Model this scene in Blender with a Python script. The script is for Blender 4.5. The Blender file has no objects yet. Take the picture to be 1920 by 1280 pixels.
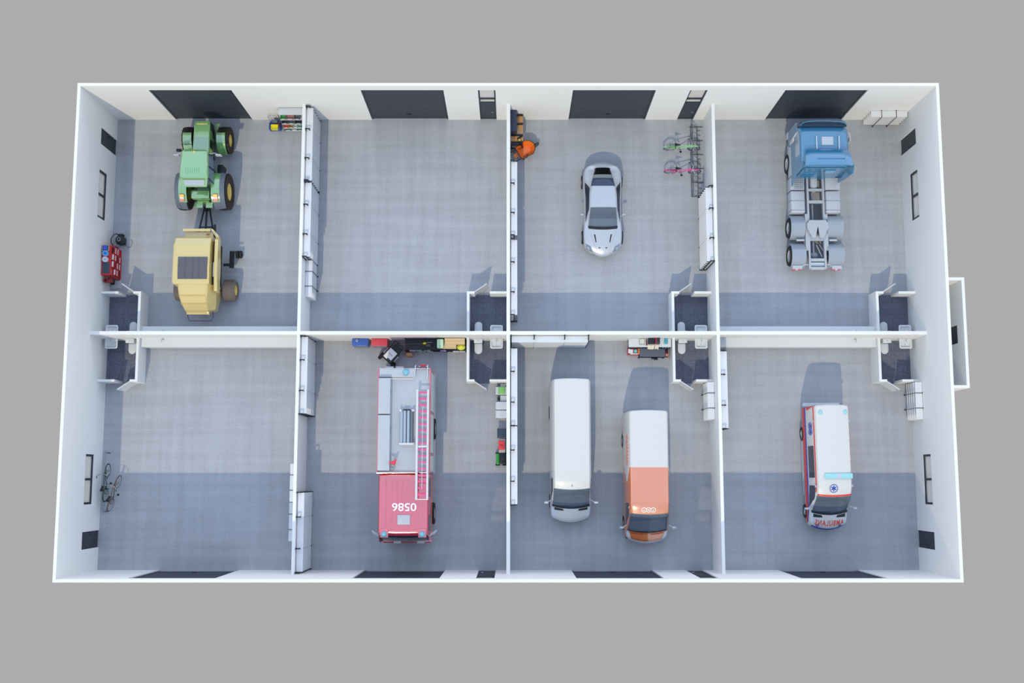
import bpy, bmesh, math, random
from mathutils import Vector, Matrix
from mathutils.bvhtree import BVHTree

random.seed(7)
PI = math.pi
scene = bpy.context.scene
COL = scene.collection


# ------------------------------------------------------------------ materials
def lin(c):
    out = []
    for v in c:
        v /= 255.0
        out.append(v / 12.92 if v <= 0.04045 else ((v + 0.055) / 1.055) ** 2.4)
    return (*out, 1.0)


MATS = {}


def mat(name, rgb, rough=0.5, metal=0.0, coat=0.0, coat_ior=1.5, ior=1.45, alpha=1.0, noise=0.0, scale=20.0, emit=None):
    if name in MATS:
        return MATS[name]
    m = bpy.data.materials.new(name)
    m.use_nodes = True
    nt = m.node_tree
    b = nt.nodes['Principled BSDF']
    col = lin(rgb)
    b.inputs['Base Color'].default_value = col
    b.inputs['Roughness'].default_value = rough
    b.inputs['Metallic'].default_value = metal
    b.inputs['IOR'].default_value = ior
    b.inputs['Coat Weight'].default_value = coat
    b.inputs['Coat IOR'].default_value = coat_ior
    b.inputs['Coat Roughness'].default_value = 0.12
    b.inputs['Alpha'].default_value = alpha
    if noise:
        tc = nt.nodes.new('ShaderNodeTexCoord')
        nz = nt.nodes.new('ShaderNodeTexNoise')
        nz.inputs['Scale'].default_value = scale
        nz.inputs['Detail'].default_value = 4
        nt.links.new(tc.outputs['Object'], nz.inputs['Vector'])
        mx = nt.nodes.new('ShaderNodeMix')
        mx.data_type = 'RGBA'
        mx.inputs[6].default_value = tuple(c * (1 - noise) for c in col[:3]) + (1,)
        mx.inputs[7].default_value = tuple(min(1, c * (1 + noise)) for c in col[:3]) + (1,)
        nt.links.new(nz.outputs['Fac'], mx.inputs[0])
        nt.links.new(mx.outputs[2], b.inputs['Base Color'])
    MATS[name] = m
    return m


def glass(name, tint, trans=0.5, rough=0.03):
    """tinted glazing: part see-through, part mirror of the sky"""
    if name in MATS:
        return MATS[name]
    m = bpy.data.materials.new(name)
    m.use_nodes = True
    nt = m.node_tree
    b = nt.nodes['Principled BSDF']
    b.inputs['Base Color'].default_value = lin(tint)
    b.inputs['Roughness'].default_value = rough
    b.inputs['IOR'].default_value = 1.6
    t = nt.nodes.new('ShaderNodeBsdfTransparent')
    t.inputs['Color'].default_value = (0.93, 0.96, 0.97, 1)
    mx = nt.nodes.new('ShaderNodeMixShader')
    mx.inputs[0].default_value = trans
    nt.links.new(b.outputs[0], mx.inputs[1])
    nt.links.new(t.outputs[0], mx.inputs[2])
    nt.links.new(mx.outputs[0], nt.nodes['Material Output'].inputs[0])
    MATS[name] = m
    return m


# ------------------------------------------------------------------ mesh builder
class MB:
    def __init__(self):
        self.v = []
        self.f = []
        self.fm = []
        self.cur = 0

    def add(self, verts, faces, M=None):
        o = len(self.v)
        if M is not None:
            verts = [M @ Vector(p) for p in verts]
        self.v += [tuple(p) for p in verts]
        self.f += [tuple(i + o for i in f) for f in faces]
        self.fm += [self.cur] * len(faces)
        return self

    def box(self, x0, x1, y0, y1, z0, z1, M=None):
        if x0 > x1: x0, x1 = x1, x0
        if y0 > y1: y0, y1 = y1, y0
        if z0 > z1: z0, z1 = z1, z0
        v = [(x0, y0, z0), (x1, y0, z0), (x1, y1, z0), (x0, y1, z0), (x0, y0, z1), (x1, y0, z1), (x1, y1, z1), (x0, y1, z1)]
        f = [(0, 3, 2, 1), (4, 5, 6, 7), (0, 1, 5, 4), (1, 2, 6, 5), (2, 3, 7, 6), (3, 0, 4, 7)]
        return self.add(v, f, M)

    def rbox(self, x0, x1, y0, y1, z0, z1, r=0.03, M=None):
        """box with its vertical edges and its top and bottom rims rounded"""
        r = min(r, (x1 - x0) / 2.01, (y1 - y0) / 2.01, (z1 - z0) / 2.01)

        def ring(ins, z):
            pts = []
            rr = max(r - ins, 1e-4)
            for cx, cy, a0 in ((x1 - r, y1 - r, 0), (x0 + r, y1 - r, 90), (x0 + r, y0 + r, 180), (x1 - r, y0 + r, 270)):
                for k in range(4):
                    a = math.radians(a0 + k * 30)
                    pts.append((cx + rr * math.cos(a), cy + rr * math.sin(a), z))
            return pts
        q = r * 0.3
        rings = [ring(r * .95, z0), ring(q, z0 + q), ring(0, z0 + r), ring(0, z1 - r), ring(q, z1 - q), ring(r * .95, z1)]
        return self.rings(rings, M=M)

    def rings(self, rings, close=True, cap=True, M=None):
        n = len(rings[0])
        v = [p for r in rings for p in r]
        f = []
        for i in range(len(rings) - 1):
            for j in range(n if close else n - 1):
                k = (j + 1) % n
                f.append((i * n + j, i * n + k, (i + 1) * n + k, (i + 1) * n + j))
        if cap:
            f.append(tuple(range(n - 1, -1, -1)))
            o = (len(rings) - 1) * n
            f.append(tuple(range(o, o + n)))
        return self.add(v, f, M)

    def prism(self, poly, z0, z1, M=None):
        return self.rings([[(x, y, z0) for x, y in poly], [(x, y, z1) for x, y in poly]], M=M)

    def lathe(self, prof, seg=32, M=None, axis='Z', cap=False):
        """prof: (radius, height) pairs"""
        rings = []
        for r, h in prof:
            ring = []
            for k in range(seg):
                a = 2 * PI * k / seg
                c, s = r * math.cos(a), r * math.sin(a)
                ring.append({'Z': (c, s, h), 'X': (h, c, s), 'Y': (s, h, c)}[axis])
            rings.append(ring)
        return self.rings(rings, cap=cap, M=M)

    def cyl(self, p0, p1, r, r1=None, seg=12, M=None):
        p0, p1 = Vector(p0), Vector(p1)
        d = (p1 - p0)
        L = d.length
        if L < 1e-6:
            return self
        q = d.to_track_quat('Z', 'Y').to_matrix().to_4x4()
        T = Matrix.Translation(p0) @ q
        if M is not None:
            T = M @ T
        return self.lathe([(r, 0), (r if r1 is None else r1, L)], seg, T, cap=True)

    def tube(self, path, r, seg=8, closed=False, M=None):
        path = [Vector(p) for p in path]
        n = len(path)
        rings = []
        up = None
        for i, p in enumerate(path):
            a = path[(i - 1) % n] if (closed or i) else path[0]
            b = path[(i + 1) % n] if (closed or i < n - 1) else path[-1]
            d = (b - a).normalized()
            if up is None:
                up = Vector((0, 0, 1)) if abs(d.z) < .9 else Vector((1, 0, 0))
            s = d.cross(up).normalized()
            up = s.cross(d).normalized()
            rr = r[i] if isinstance(r, (list, tuple)) else r
            rings.append([p + rr * (math.cos(2 * PI * k / seg) * s + math.sin(2 * PI * k / seg) * up) for k in range(seg)])
        if closed:
            rings.append(rings[0])
        return self.rings(rings, cap=not closed, M=M)

    def ball(self, c, r, seg=16, M=None, half=False):
        rx, ry, rz = r if isinstance(r, (tuple, list)) else (r, r, r)
        N = seg // 2
        rings = []
        for i in range(N + 1):
            a = -PI / 2 + PI * i / N
            if half and a < 0:
                continue
            rings.append([(c[0] + rx * max(math.cos(a), 1e-3) * math.cos(2 * PI * k / seg), c[1] + ry * max(math.cos(a), 1e-3) * math.sin(2 * PI * k / seg), c[2] + rz * math.sin(a)) for k in range(seg)])
        return self.rings(rings, M=M)

    def build(self, name, m, parent=None, loc=None, rotz=None, smooth=None, bevel=0.0):
        me = bpy.data.meshes.new(name)
        me.from_pydata(self.v, [], self.f)
        ms = m if isinstance(m, (list, tuple)) else [m]
        for x in ms:
            me.materials.append(x)
        if len(ms) > 1:
            for p, i in zip(me.polygons, self.fm):
                p.material_index = i
        bm = bmesh.new()
        bm.from_mesh(me)
        bmesh.ops.recalc_face_normals(bm, faces=bm.faces)
        bm.to_mesh(me)
        bm.free()
        if smooth is not None:
            me.shade_smooth()
            me.set_sharp_from_angle(angle=math.radians(smooth))
        o = bpy.data.objects.new(name, me)
        COL.objects.link(o)
        if parent is not None:
            o.parent = parent
        if loc is not None:
            o.location = loc
        if rotz is not None:
            o.rotation_euler = (0, 0, rotz)
        if bevel:
            b = o.modifiers.new('bevel', 'BEVEL')
            b.width = bevel
            b.segments = 2
            b.limit_method = 'ANGLE'
        return o


def tag(o, label, cat=None, group=None, kind=None):
    o['label'] = label
    if cat: o['category'] = cat
    if group: o['group'] = group
    if kind: o['kind'] = kind
    return o


def thing(name, label, cat, loc=(0, 0, 0), rotz=0.0, group=None):
    o = bpy.data.objects.new(name, None)
    o.empty_display_size = 0.2
    COL.objects.link(o)
    o.location = loc
    o.rotation_euler = (0, 0, rotz)
    return tag(o, label, cat, group)


def dup(src, loc, rotz, label, group=None, parent=None):
    c = src.copy()
    COL.objects.link(c)
    if parent is None:
        c.location = loc
        c.rotation_euler = (0, 0, rotz)
        c['label'] = label
        if group: c['group'] = group
    else:
        c.parent = parent
    for ch in src.children:
        dup(ch, None, None, None, None, c)
    return c


def RX(a): return Matrix.Rotation(a, 4, 'X')
def RY(a): return Matrix.Rotation(a, 4, 'Y')
def RZ(a): return Matrix.Rotation(a, 4, 'Z')
def TR(x, y, z): return Matrix.Translation((x, y, z))


# ------------------------------------------------------------------ lofted vehicle bodies
def mono(ps, x, sym=False):
    """monotone cubic through equally spaced vectors"""
    n = len(ps)
    i = min(max(int(math.floor(x)), 0), n - 2)
    u = x - i
    p0, p1 = ps[i], ps[i + 1]

    def tan(k):
        if k == 0: return ps[1] - ps[0]
        if k == n - 1:
            d = ps[-1] - ps[-2]
            return Vector((d.x, 0, 0)) if sym else d
        a, b = ps[k] - ps[k - 1], ps[k + 1] - ps[k]
        return Vector([0 if x * y <= 0 else 2 * x * y / (x + y) for x, y in zip(a, b)])
    t0, t1 = tan(i), tan(i + 1)
    u2, u3 = u * u, u * u * u
    return p0 * (2 * u3 - 3 * u2 + 1) + t0 * (u3 - 2 * u2 + u) + p1 * (-2 * u3 + 3 * u2) + t1 * (u3 - u2)


class Body:
    """surface through cross sections; T runs from the left sill over the roof to the right sill"""

    def __init__(self, stations):
        self.st = []
        for stn in stations:
            y, prof = stn[0], stn[1]
            bow = stn[2] if len(stn) > 2 else 0.0
            xm = max(x for x, z in prof)
            self.st.append([Vector((x, y - bow * (1 - (x / xm) ** 2), z)) for x, z in prof])
        self.n = len(self.st[0])
        self.m = len(self.st)

    def ev(self, s, T):
        h = self.n - 1
        side = -1
        if T > h:
            T = 2 * h - T
            side = 1
        p = mono([mono(st, T, True) for st in self.st], s)
        return Vector((p.x * side, p.y, p.z))

    def s_at(self, y, T):
        lo, hi = 0.0, self.m - 1.0
        for k in range(40):
            mid = (lo + hi) / 2
            if self.ev(mid, T).y > y: lo = mid
            else: hi = mid
        return lo

    def nrm(self, s, T):
        e = 0.03
        a = self.ev(min(s + e, self.m - 1), T) - self.ev(max(s - e, 0), T)
        b = self.ev(s, min(T + e, 2 * self.n - 2)) - self.ev(s, max(T - e, 0))
        n = a.cross(b)
        if n.length < 1e-9: return Vector((0, 0, 1))
        n.normalize()
        p = self.ev(s, T)
        c = self.ev(s, 0) * .5 + self.ev(s, 2 * self.n - 2) * .5
        c.z += .4
        return n if n.dot(p - c) > 0 else -n

    def mesh(self, mb, ks=3, kt=2, holes=()):
        S = [i / ks for i in range((self.m - 1) * ks + 1)]
        Tn = [i / kt for i in range((self.n - 1) * 2 * kt + 1)]
        v = [self.ev(s, t) for s in S for t in Tn]
        w = len(Tn)
        f = []
        for i in range(len(S) - 1):
            for j in range(w - 1):
                sc, tc = (S[i] + S[i + 1]) / 2, (Tn[j] + Tn[j + 1]) / 2
                if any(a < sc < b and c < tc < d for a, b, c, d in holes):
                    continue
                f.append((i * w + j, i * w + j + 1, (i + 1) * w + j + 1, (i + 1) * w + j))
        f.append(tuple(range(w)))
        o = (len(S) - 1) * w
        f.append(tuple(range(o + w - 1, o - 1, -1)))
        # underside
        for i in range(len(S) - 1):
            f.append((i * w, (i + 1) * w, (i + 2) * w - 1, (i + 1) * w - 1))
        return mb.add(v, f)

    def patch(self, mb, corners, off=0.008, nu=10, nv=10):
        """corners (s,T): a-b along u at v=0, d-c at v=1; a thin raised panel with its rim closed"""
        a, b, c, d = corners
        top, bot = [], []
        for j in range(nv + 1):
            for i in range(nu + 1):
                u, v = i / nu, j / nv
                s = (a[0] * (1 - u) + b[0] * u) * (1 - v) + (d[0] * (1 - u) + c[0] * u) * v
                t = (a[1] * (1 - u) + b[1] * u) * (1 - v) + (d[1] * (1 - u) + c[1] * u) * v
                p, n = self.ev(s, t), self.nrm(s, t)
                top.append(p + n * off)
                bot.append(p - n * 0.004)
        w = nu + 1
        f = []
        for j in range(nv):
            for i in range(nu):
                f.append((j * w + i, j * w + i + 1, (j + 1) * w + i + 1, (j + 1) * w + i))
        N = len(top)
        rim = [i for i in range(nu)] + [j * w + nu for j in range(nv)] + [nv * w + i for i in range(nu, 0, -1)] + [j * w for j in range(nv, 0, -1)]
        for k in range(len(rim)):
            p, q = rim[k], rim[(k + 1) % len(rim)]
            f.append((p, q, q + N, p + N))
        return mb.add(top + bot, f)


def bvh_of(o):
    me = o.data
    return BVHTree.FromPolygons([v.co for v in me.vertices], [p.vertices for p in me.polygons])


def text_mb(txt, size, M, depth=0.004, spacing=1.0, align='CENTER', bold=0.012):
    """lettering as real raised letters; M maps the letters' own plane into place"""
    cu = bpy.data.curves.new('lettering', 'FONT')
    cu.body = txt
    cu.size = size
    cu.extrude = depth
    cu.align_x = align
    cu.align_y = 'CENTER'
    cu.space_character = spacing
    cu.resolution_u = 6
    cu.offset = size * bold
    o = bpy.data.objects.new('lettering', cu)
    COL.objects.link(o)
    bpy.context.view_layer.update()
    dg = bpy.context.evaluated_depsgraph_get()
    me = o.evaluated_get(dg).to_mesh()
    mb = MB()
    mb.add([M @ v.co for v in me.vertices], [tuple(p.vertices) for p in me.polygons])
    o.evaluated_get(dg).to_mesh_clear()
    bpy.data.objects.remove(o)
    bpy.data.curves.remove(cu)
    return mb


def refine(mb, mx):
    tri = []
    for f in mb.f:
        for k in range(1, len(f) - 1):
            tri.append((f[0], f[k], f[k + 1]))
    V = [Vector(p) for p in mb.v]
    mids = {}

    def mid(a, b):
        k = (min(a, b), max(a, b))
        if k not in mids:
            V.append((V[a] + V[b]) / 2)
            mids[k] = len(V) - 1
        return mids[k]
    for it in range(5):
        out = []
        hit = False
        for a, b, c in tri:
            L = sorted(((V[a] - V[b]).length, a, b, c) for a, b, c in ((a, b, c), (b, c, a), (c, a, b)))[-1]
            if L[0] > mx:
                hit = True
                m = mid(L[1], L[2])
                out += [(L[1], m, L[3]), (m, L[2], L[3])]
            else:
                out.append((a, b, c))
        tri = out
        if not hit: break
    mb.v, mb.f, mb.fm = V, tri, [0] * len(tri)


def drape(mb, bvh, lift=0.006, direction=(0, 0, -1)):
    """lay a flat mark onto the body below it"""
    refine(mb, 0.05)
    d = Vector(direction)
    out = []
    miss = set()
    for k, p in enumerate(mb.v):
        p = Vector(p)
        hit, n, i, dist = bvh.ray_cast(p - d * 5.0, d)
        if hit is None or n.dot(d) > -.15:
            miss.add(k)
        else:
            p = Vector(hit) - d * (lift + 0.002)
        out.append(tuple(p))
    mb.v = out
    mb.f = [f for f in mb.f if not any(i in miss for i in f)]
    mb.fm = [0] * len(mb.f)
    return mb


# ------------------------------------------------------------------ common materials
WHITE = mat('white_plaster', (227, 227, 226), 0.85, noise=0.012, scale=3)
TRIMW = mat('white_lacquer', (214, 215, 217), 0.5, noise=0.01, scale=5)
DARK = mat('anthracite_metal', (36, 41, 50), 0.45)
BLACK = mat('black_steel', (24, 27, 33), 0.5)
RUBBER = mat('black_rubber', (26, 26, 28), 0.8, noise=0.25, scale=30)
CHROME = mat('chrome', (205, 208, 212), 0.22, 1.0)
STEEL = mat('grey_steel', (150, 155, 162), 0.45, 0.6)
PANE = glass('window_glass', (232, 226, 222), 0.55)
AUTO = glass('tinted_car_glass', (118, 130, 146), 0.52, 0.05)
DGLASS = mat('dark_car_glass', (38, 46, 58), 0.08, ior=1.6)
# ------------------------------------------------------------------ the building shell
XW, YD, HT, TH = 20.0, 11.315, 4.89, 0.137
HP = 2.35          # partitions
P1 = (-10.10, -9.95)
P2 = (-0.085, 0.085)
P3 = (9.96, 10.11)
MIDY = (-0.08, 0.09)


def asphalt(name, base, tint, tile=None, speck=0.5):
    m = bpy.data.materials.new(name)
    m.use_nodes = True
    nt = m.node_tree
    N, L = nt.nodes, nt.links
    b = N['Principled BSDF']
    b.inputs['Roughness'].default_value = 0.75
    tc = N.new('ShaderNodeTexCoord')
    def noise(sc, det, lo, hi, c0, c1):
        n = N.new('ShaderNodeTexNoise'); n.inputs['Scale'].default_value = sc; n.inputs['Detail'].default_value = det
        L.new(tc.outputs['Object'], n.inputs['Vector'])
        r = N.new('ShaderNodeMapRange'); r.inputs[1].default_value = lo; r.inputs[2].default_value = hi
        r.inputs[3].default_value = c0; r.inputs[4].default_value = c1
        L.new(n.outputs['Fac'], r.inputs[0])
        return r.outputs[0]
    def mul(a, c):
        x = N.new('ShaderNodeMath'); x.operation = 'MULTIPLY'; L.new(a, x.inputs[0]); L.new(c, x.inputs[1]); return x.outputs[0]
    f = mul(noise(22, 5, .3, .7, 1 - .30 * speck, 1 + .30 * speck), noise(1.1, 2, .3, .7, 1 - .05 * speck, 1 + .05 * speck))
    f = mul(f, noise(30, 1, .60, .72, 1.0, 1 + .5 * speck))
    f = mul(f, noise(33, 1, .62, .74, 1.0, 1 - .3 * speck))
    # faint woven banding of the poured slab
    for ax, sc in (('X', .9), ('Y', .9)):
        mp = N.new('ShaderNodeMapping'); L.new(tc.outputs['Object'], mp.inputs['Vector'])
        mp.inputs['Scale'].default_value = (sc * 3, .15, 1) if ax == 'X' else (.15, sc * 3, 1)
        n = N.new('ShaderNodeTexNoise'); n.inputs['Scale'].default_value = 1.0; n.inputs['Detail'].default_value = 3
        L.new(mp.outputs[0], n.inputs['Vector'])
        r = N.new('ShaderNodeMapRange'); r.inputs[1].default_value = .35; r.inputs[2].default_value = .65
        r.inputs[3].default_value = 1 - .05; r.inputs[4].default_value = 1 + .05
        L.new(n.outputs['Fac'], r.inputs[0])
        f = mul(f, r.outputs[0])
    if tile:
        br = N.new('ShaderNodeTexBrick'); br.offset = 0.0
        br.inputs['Scale'].default_value = 1.0
        br.inputs['Mortar Size'].default_value = .009
        br.inputs['Brick Width'].default_value = tile; br.inputs['Row Height'].default_value = tile
        br.inputs['Color1'].default_value = (1, 1, 1, 1); br.inputs['Color2'].default_value = (.93, .93, .93, 1); br.inputs['Mortar'].default_value = (.62, .62, .62, 1)
        L.new(tc.outputs['Object'], br.inputs['Vector'])
        f = mul(f, br.outputs['Color'])
    mx = N.new('ShaderNodeMix'); mx.data_type = 'RGBA'; mx.blend_type = 'MULTIPLY'; mx.inputs[0].default_value = 1
    mx.inputs[6].default_value = lin(base)
    L.new(f, mx.inputs[7])
    L.new(mx.outputs[2], b.inputs['Base Color'])
    return m


FLOOR = asphalt('speckled_screed', (163, 165, 171), None)
TILE = asphalt('dark_speckled_tile', (100, 104, 122), None, 0.62, 1.15)

fl = MB().box(-XW - TH, XW + TH, -YD - TH, YD + TH, -0.2, 0).build('floor', FLOOR)
tag(fl, 'speckled grey screed floor of all eight garage bays', kind='structure')


def wall_y(name, y0, y1, x0, x1, h, openings, label, m=WHITE):
    """wall running along X; openings (x0,x1,z0,z1)"""
    mb = MB()
    xs = x0
    for a, b, c, d in sorted(openings):
        if a > xs: mb.box(xs, a, y0, y1, 0, h)
        if c > 0: mb.box(a, b, y0, y1, 0, c)
        if d < h: mb.box(a, b, y0, y1, d, h)
        xs = b
    mb.box(xs, x1, y0, y1, 0, h)
    return tag(mb.build(name, m), label, kind='structure')


def wall_x(name, x0, x1, y0, y1, h, openings, label, m=WHITE):
    mb = MB()
    ys = y0
    for a, b, c, d in sorted(openings):
        if a > ys: mb.box(x0, x1, ys, a, 0, h)
        if c > 0: mb.box(x0, x1, a, b, 0, c)
        if d < h: mb.box(x0, x1, a, b, d, h)
        ys = b
    mb.box(x0, x1, ys, y1, 0, h)
    return tag(mb.build(name, m), label, kind='structure')


GD = [(-17.02, -13.1), (-6.99, -3.07), (3.06, 6.99), (13.11, 17.02)]
PD = [(-1.44, -0.61), (8.61, 9.44)]
DH = 4.31
ops = [(a, b, 0, DH) for a, b in GD + PD]
wall_y('wall_north', YD, YD + TH, -XW - TH, XW + TH, HT, ops, 'tall white sunlit outer wall along the top of the building')
wall_y('wall_south', -YD - TH, -YD, -XW - TH, XW + TH, HT, ops, 'tall white outer wall along the bottom of the building')
WIN = [(5.75, 8.12), (-8.12, -5.75)]
SD = [(9.40, 10.22), (-10.22, -9.40)]
opx = [(a, b, 1.12, 2.1) for a, b in WIN] + [(a, b, 0, 2.11) for a, b in SD]
wall_x('wall_west', -XW - TH, -XW, -YD, YD, HT, opx, 'tall white outer wall on the left with two windows and two dark doors')
wall_x('wall_east', XW, XW + TH, -YD, YD, HT, opx, 'tall white outer wall on the right with two windows and two dark doors')
wall_x('wall_partition_west', *P1, -YD, YD, HP, [], 'low white partition between the two left-hand columns of bays')
wall_x('wall_partition_center', *P2, -YD, YD, HP, [], 'low white partition down the middle of the building')
wall_x('wall_partition_east', *P3, -YD, YD, HP, [], 'low white partition between the two right-hand columns of bays')
mb = MB()
for a, b in ((-XW, P1[0]), (P1[1], P2[0]), (P2[1], P3[0]), (P3[1], XW)):
    mb.box(a, b, *MIDY, 0, HP)
tag(mb.build('wall_middle', WHITE), 'low white cross wall between upper and lower row of bays', kind='structure')

# annex on the outside of the right wall
mb = MB()
ax0, ax1, ay0, ay1, ah = XW + TH, 21.70, -2.68, 2.60, 2.88
mb.box(ax0, ax1, ay1 - TH, ay1, 0, ah)
mb.box(ax0, ax1, ay0, ay0 + TH, 0, ah)
for y0, y1, z0 in ((ay0 + TH, -0.46, 0), (-0.46, 0.42, 2.1), (0.42, ay1 - TH, 0)):
    mb.box(ax1 - TH, ax1, y0, y1, z0, ah)
tag(mb.build('wall_annex', WHITE), 'small white three sided annex outside the right wall', kind='structure')
tag(MB().box(ax0, ax1, ay0, ay1, -0.2, 0).build('floor_annex', FLOOR), 'grey floor of the small annex outside the right wall', kind='structure')

# ------------------------------------------------------------------ doors and windows
PANELM = mat('anthracite_sectional_door', (52, 58, 68), 0.5, noise=0.04, scale=2)
dn = 0
pos_words = ['first', 'second', 'third', 'fourth']
for side in (1, -1):
    for k, (a, b) in enumerate(GD):
        dn += 1
        row = 'upper' if side > 0 else 'lower'
        d = thing('door_%d' % dn, 'wide anthracite roll-up garage door, %s from the left in the %s outer wall' % (pos_words[k], row), 'garage door', ((a + b) / 2, side * (YD + .02), 0))
        d['kind'] = 'structure'
        w = (b - a) / 2
        mb = MB()
        for i in range(8):
            z0, z1 = .0 + i * DH / 8, (i + 1) * DH / 8
            mb.box(-w + .1, w - .1, .045, .085, z0 + .008, z1 - .008)
            mb.box(-w + .1, w - .1, .052, .08, z1 - .03, z1 + .03 if i < 7 else z1 - .02)
            mb.box(-w + .1, w - .1, .04, .05, z0 + .22, z0 + .30)
        pm = mb.build('door_panel', PANELM, d)
        fr = MB().box(-w, -w + .1, .03, .11, 0, DH).box(w - .1, w, .03, .11, 0, DH).box(-w + .1, w - .1, .03, .11, DH - .06, DH).build('door_frame', DARK, d)
        hd = MB().box(-.12, .12, .015, .045, .7, .76).build('door_handle', BLACK, d)
        if side < 0:
            d.rotation_euler = (0, 0, PI)
for side in (1, -1):
    for k, (a, b) in enumerate(PD):
        dn += 1
        w = (b - a) / 2
        where = ('upper' if side > 0 else 'lower') + ' outer wall, ' + ('left of the middle partition' if k == 0 else 'left of the right-hand partition')
        d = thing('door_%d' % dn, 'narrow anthracite pedestrian door with glazed strips in the ' + where, 'door', ((a + b) / 2, side * (YD + .02), 0), 0 if side > 0 else PI)
        d['kind'] = 'structure'
        f = MB()
        for z0, z1 in ((0, .05), (2.37, 2.5), (2.88, 3.06), (DH - .06, DH)):
            f.box(-w + .07, w - .07, .03, .1, z0, z1)
        f.box(-w, -w + .07, .03, .1, 0, DH).box(w - .07, w, .03, .1, 0, DH)
        f.build('door_frame', DARK, d)
        MB().box(-w + .07, w - .07, .045, .085, .05, 2.37).build('door_leaf', PANELM, d)
        MB().box(-w + .07, w - .07, .06, .07, 2.5, 2.88).build('glazed_strip', PANE, d)
        MB().box(-w + .07, w - .07, .06, .07, 3.06, DH - .06).build('transom', PANE, d)
        MB().cyl((w - .14, .01, 1.05), (w - .26, .01, 1.05), .012).cyl((w - .14, .01, 1.05), (w - .14, .05, 1.05), .012).build('door_handle', CHROME, d)
LEAF = mat('anthracite_door_leaf', (40, 46, 57), 0.4)
for side in (-1, 1):
    for k, (a, b) in enumerate(SD):
        dn += 1
        w = (b - a) / 2
        d = thing('door_%d' % dn, 'plain dark door at the %s end of the %s outer wall' % (('top', 'bottom')[k], ('left', 'right')[(side + 1) // 2]), 'door', (side * (XW + .02), (a + b) / 2, 0), -PI / 2 if side > 0 else PI / 2)
        d['kind'] = 'structure'
        MB().box(-w + .04, w - .04, .03, .08, 0, 2.07).build('door_leaf', LEAF, d)
        MB().box(-w, -w + .04, .02, .1, 0, 2.11).box(w - .04, w, .02, .1, 0, 2.11).box(-w + .04, w - .04, .02, .1, 2.07, 2.11).build('door_frame', DARK, d)
        MB().cyl((w - .12, .0, 1.05), (w - .24, .0, 1.05), .012).cyl((w - .12, .0, 1.05), (w - .12, .035, 1.05), .012).build('door_handle', DARK, d)
dn += 1
d = thing('door_%d' % dn, 'small dark door inside the annex outside the right wall', 'door', (ax1 - TH + .02, -.02, 0), -PI / 2)
d['kind'] = 'structure'
MB().box(-.4, .4, .03, .08, 0, 2.06).build('door_leaf', LEAF, d)
MB().box(-.44, -.4, .02, .1, 0, 2.1).box(.4, .44, .02, .1, 0, 2.1).box(-.4, .4, .02, .1, 2.06, 2.1).build('door_frame', DARK, d)
wn = 0
for side in (-1, 1):
    for k, (a, b) in enumerate(WIN):
        wn += 1
        w = (b - a) / 2
        d = thing('window_%d' % wn, 'dark framed two pane window near the %s end of the %s outer wall' % (('top', 'bottom')[k], ('left', 'right')[(side + 1) // 2]), 'window', (side * XW, (a + b) / 2, 1.12), -PI / 2 if side > 0 else PI / 2)
        d['kind'] = 'structure'
        f = MB()
        f.box(-w, w, .02, .12, 0, .09).box(-w, w, .02, .12, .92, .98)
        for x in (-w, -.05, w - .1):
            f.box(x, x + .1, .02, .12, .09, .92)
        f.build('window_frame', DARK, d)
        for x0, x1 in ((-w + .1, -.05), (.05, w - .1)):
            MB().box(x0, x1, .07, .08, .09, .92).build('pane', PANE, d)

# ------------------------------------------------------------------ toilets
DOORW = mat('white_toilet_door', (206, 208, 212), 0.4)
CER = mat('white_ceramic', (212, 214, 218), 0.12, coat=.6)
SEAT = mat('white_toilet_seat', (206, 208, 213), 0.25)


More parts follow.
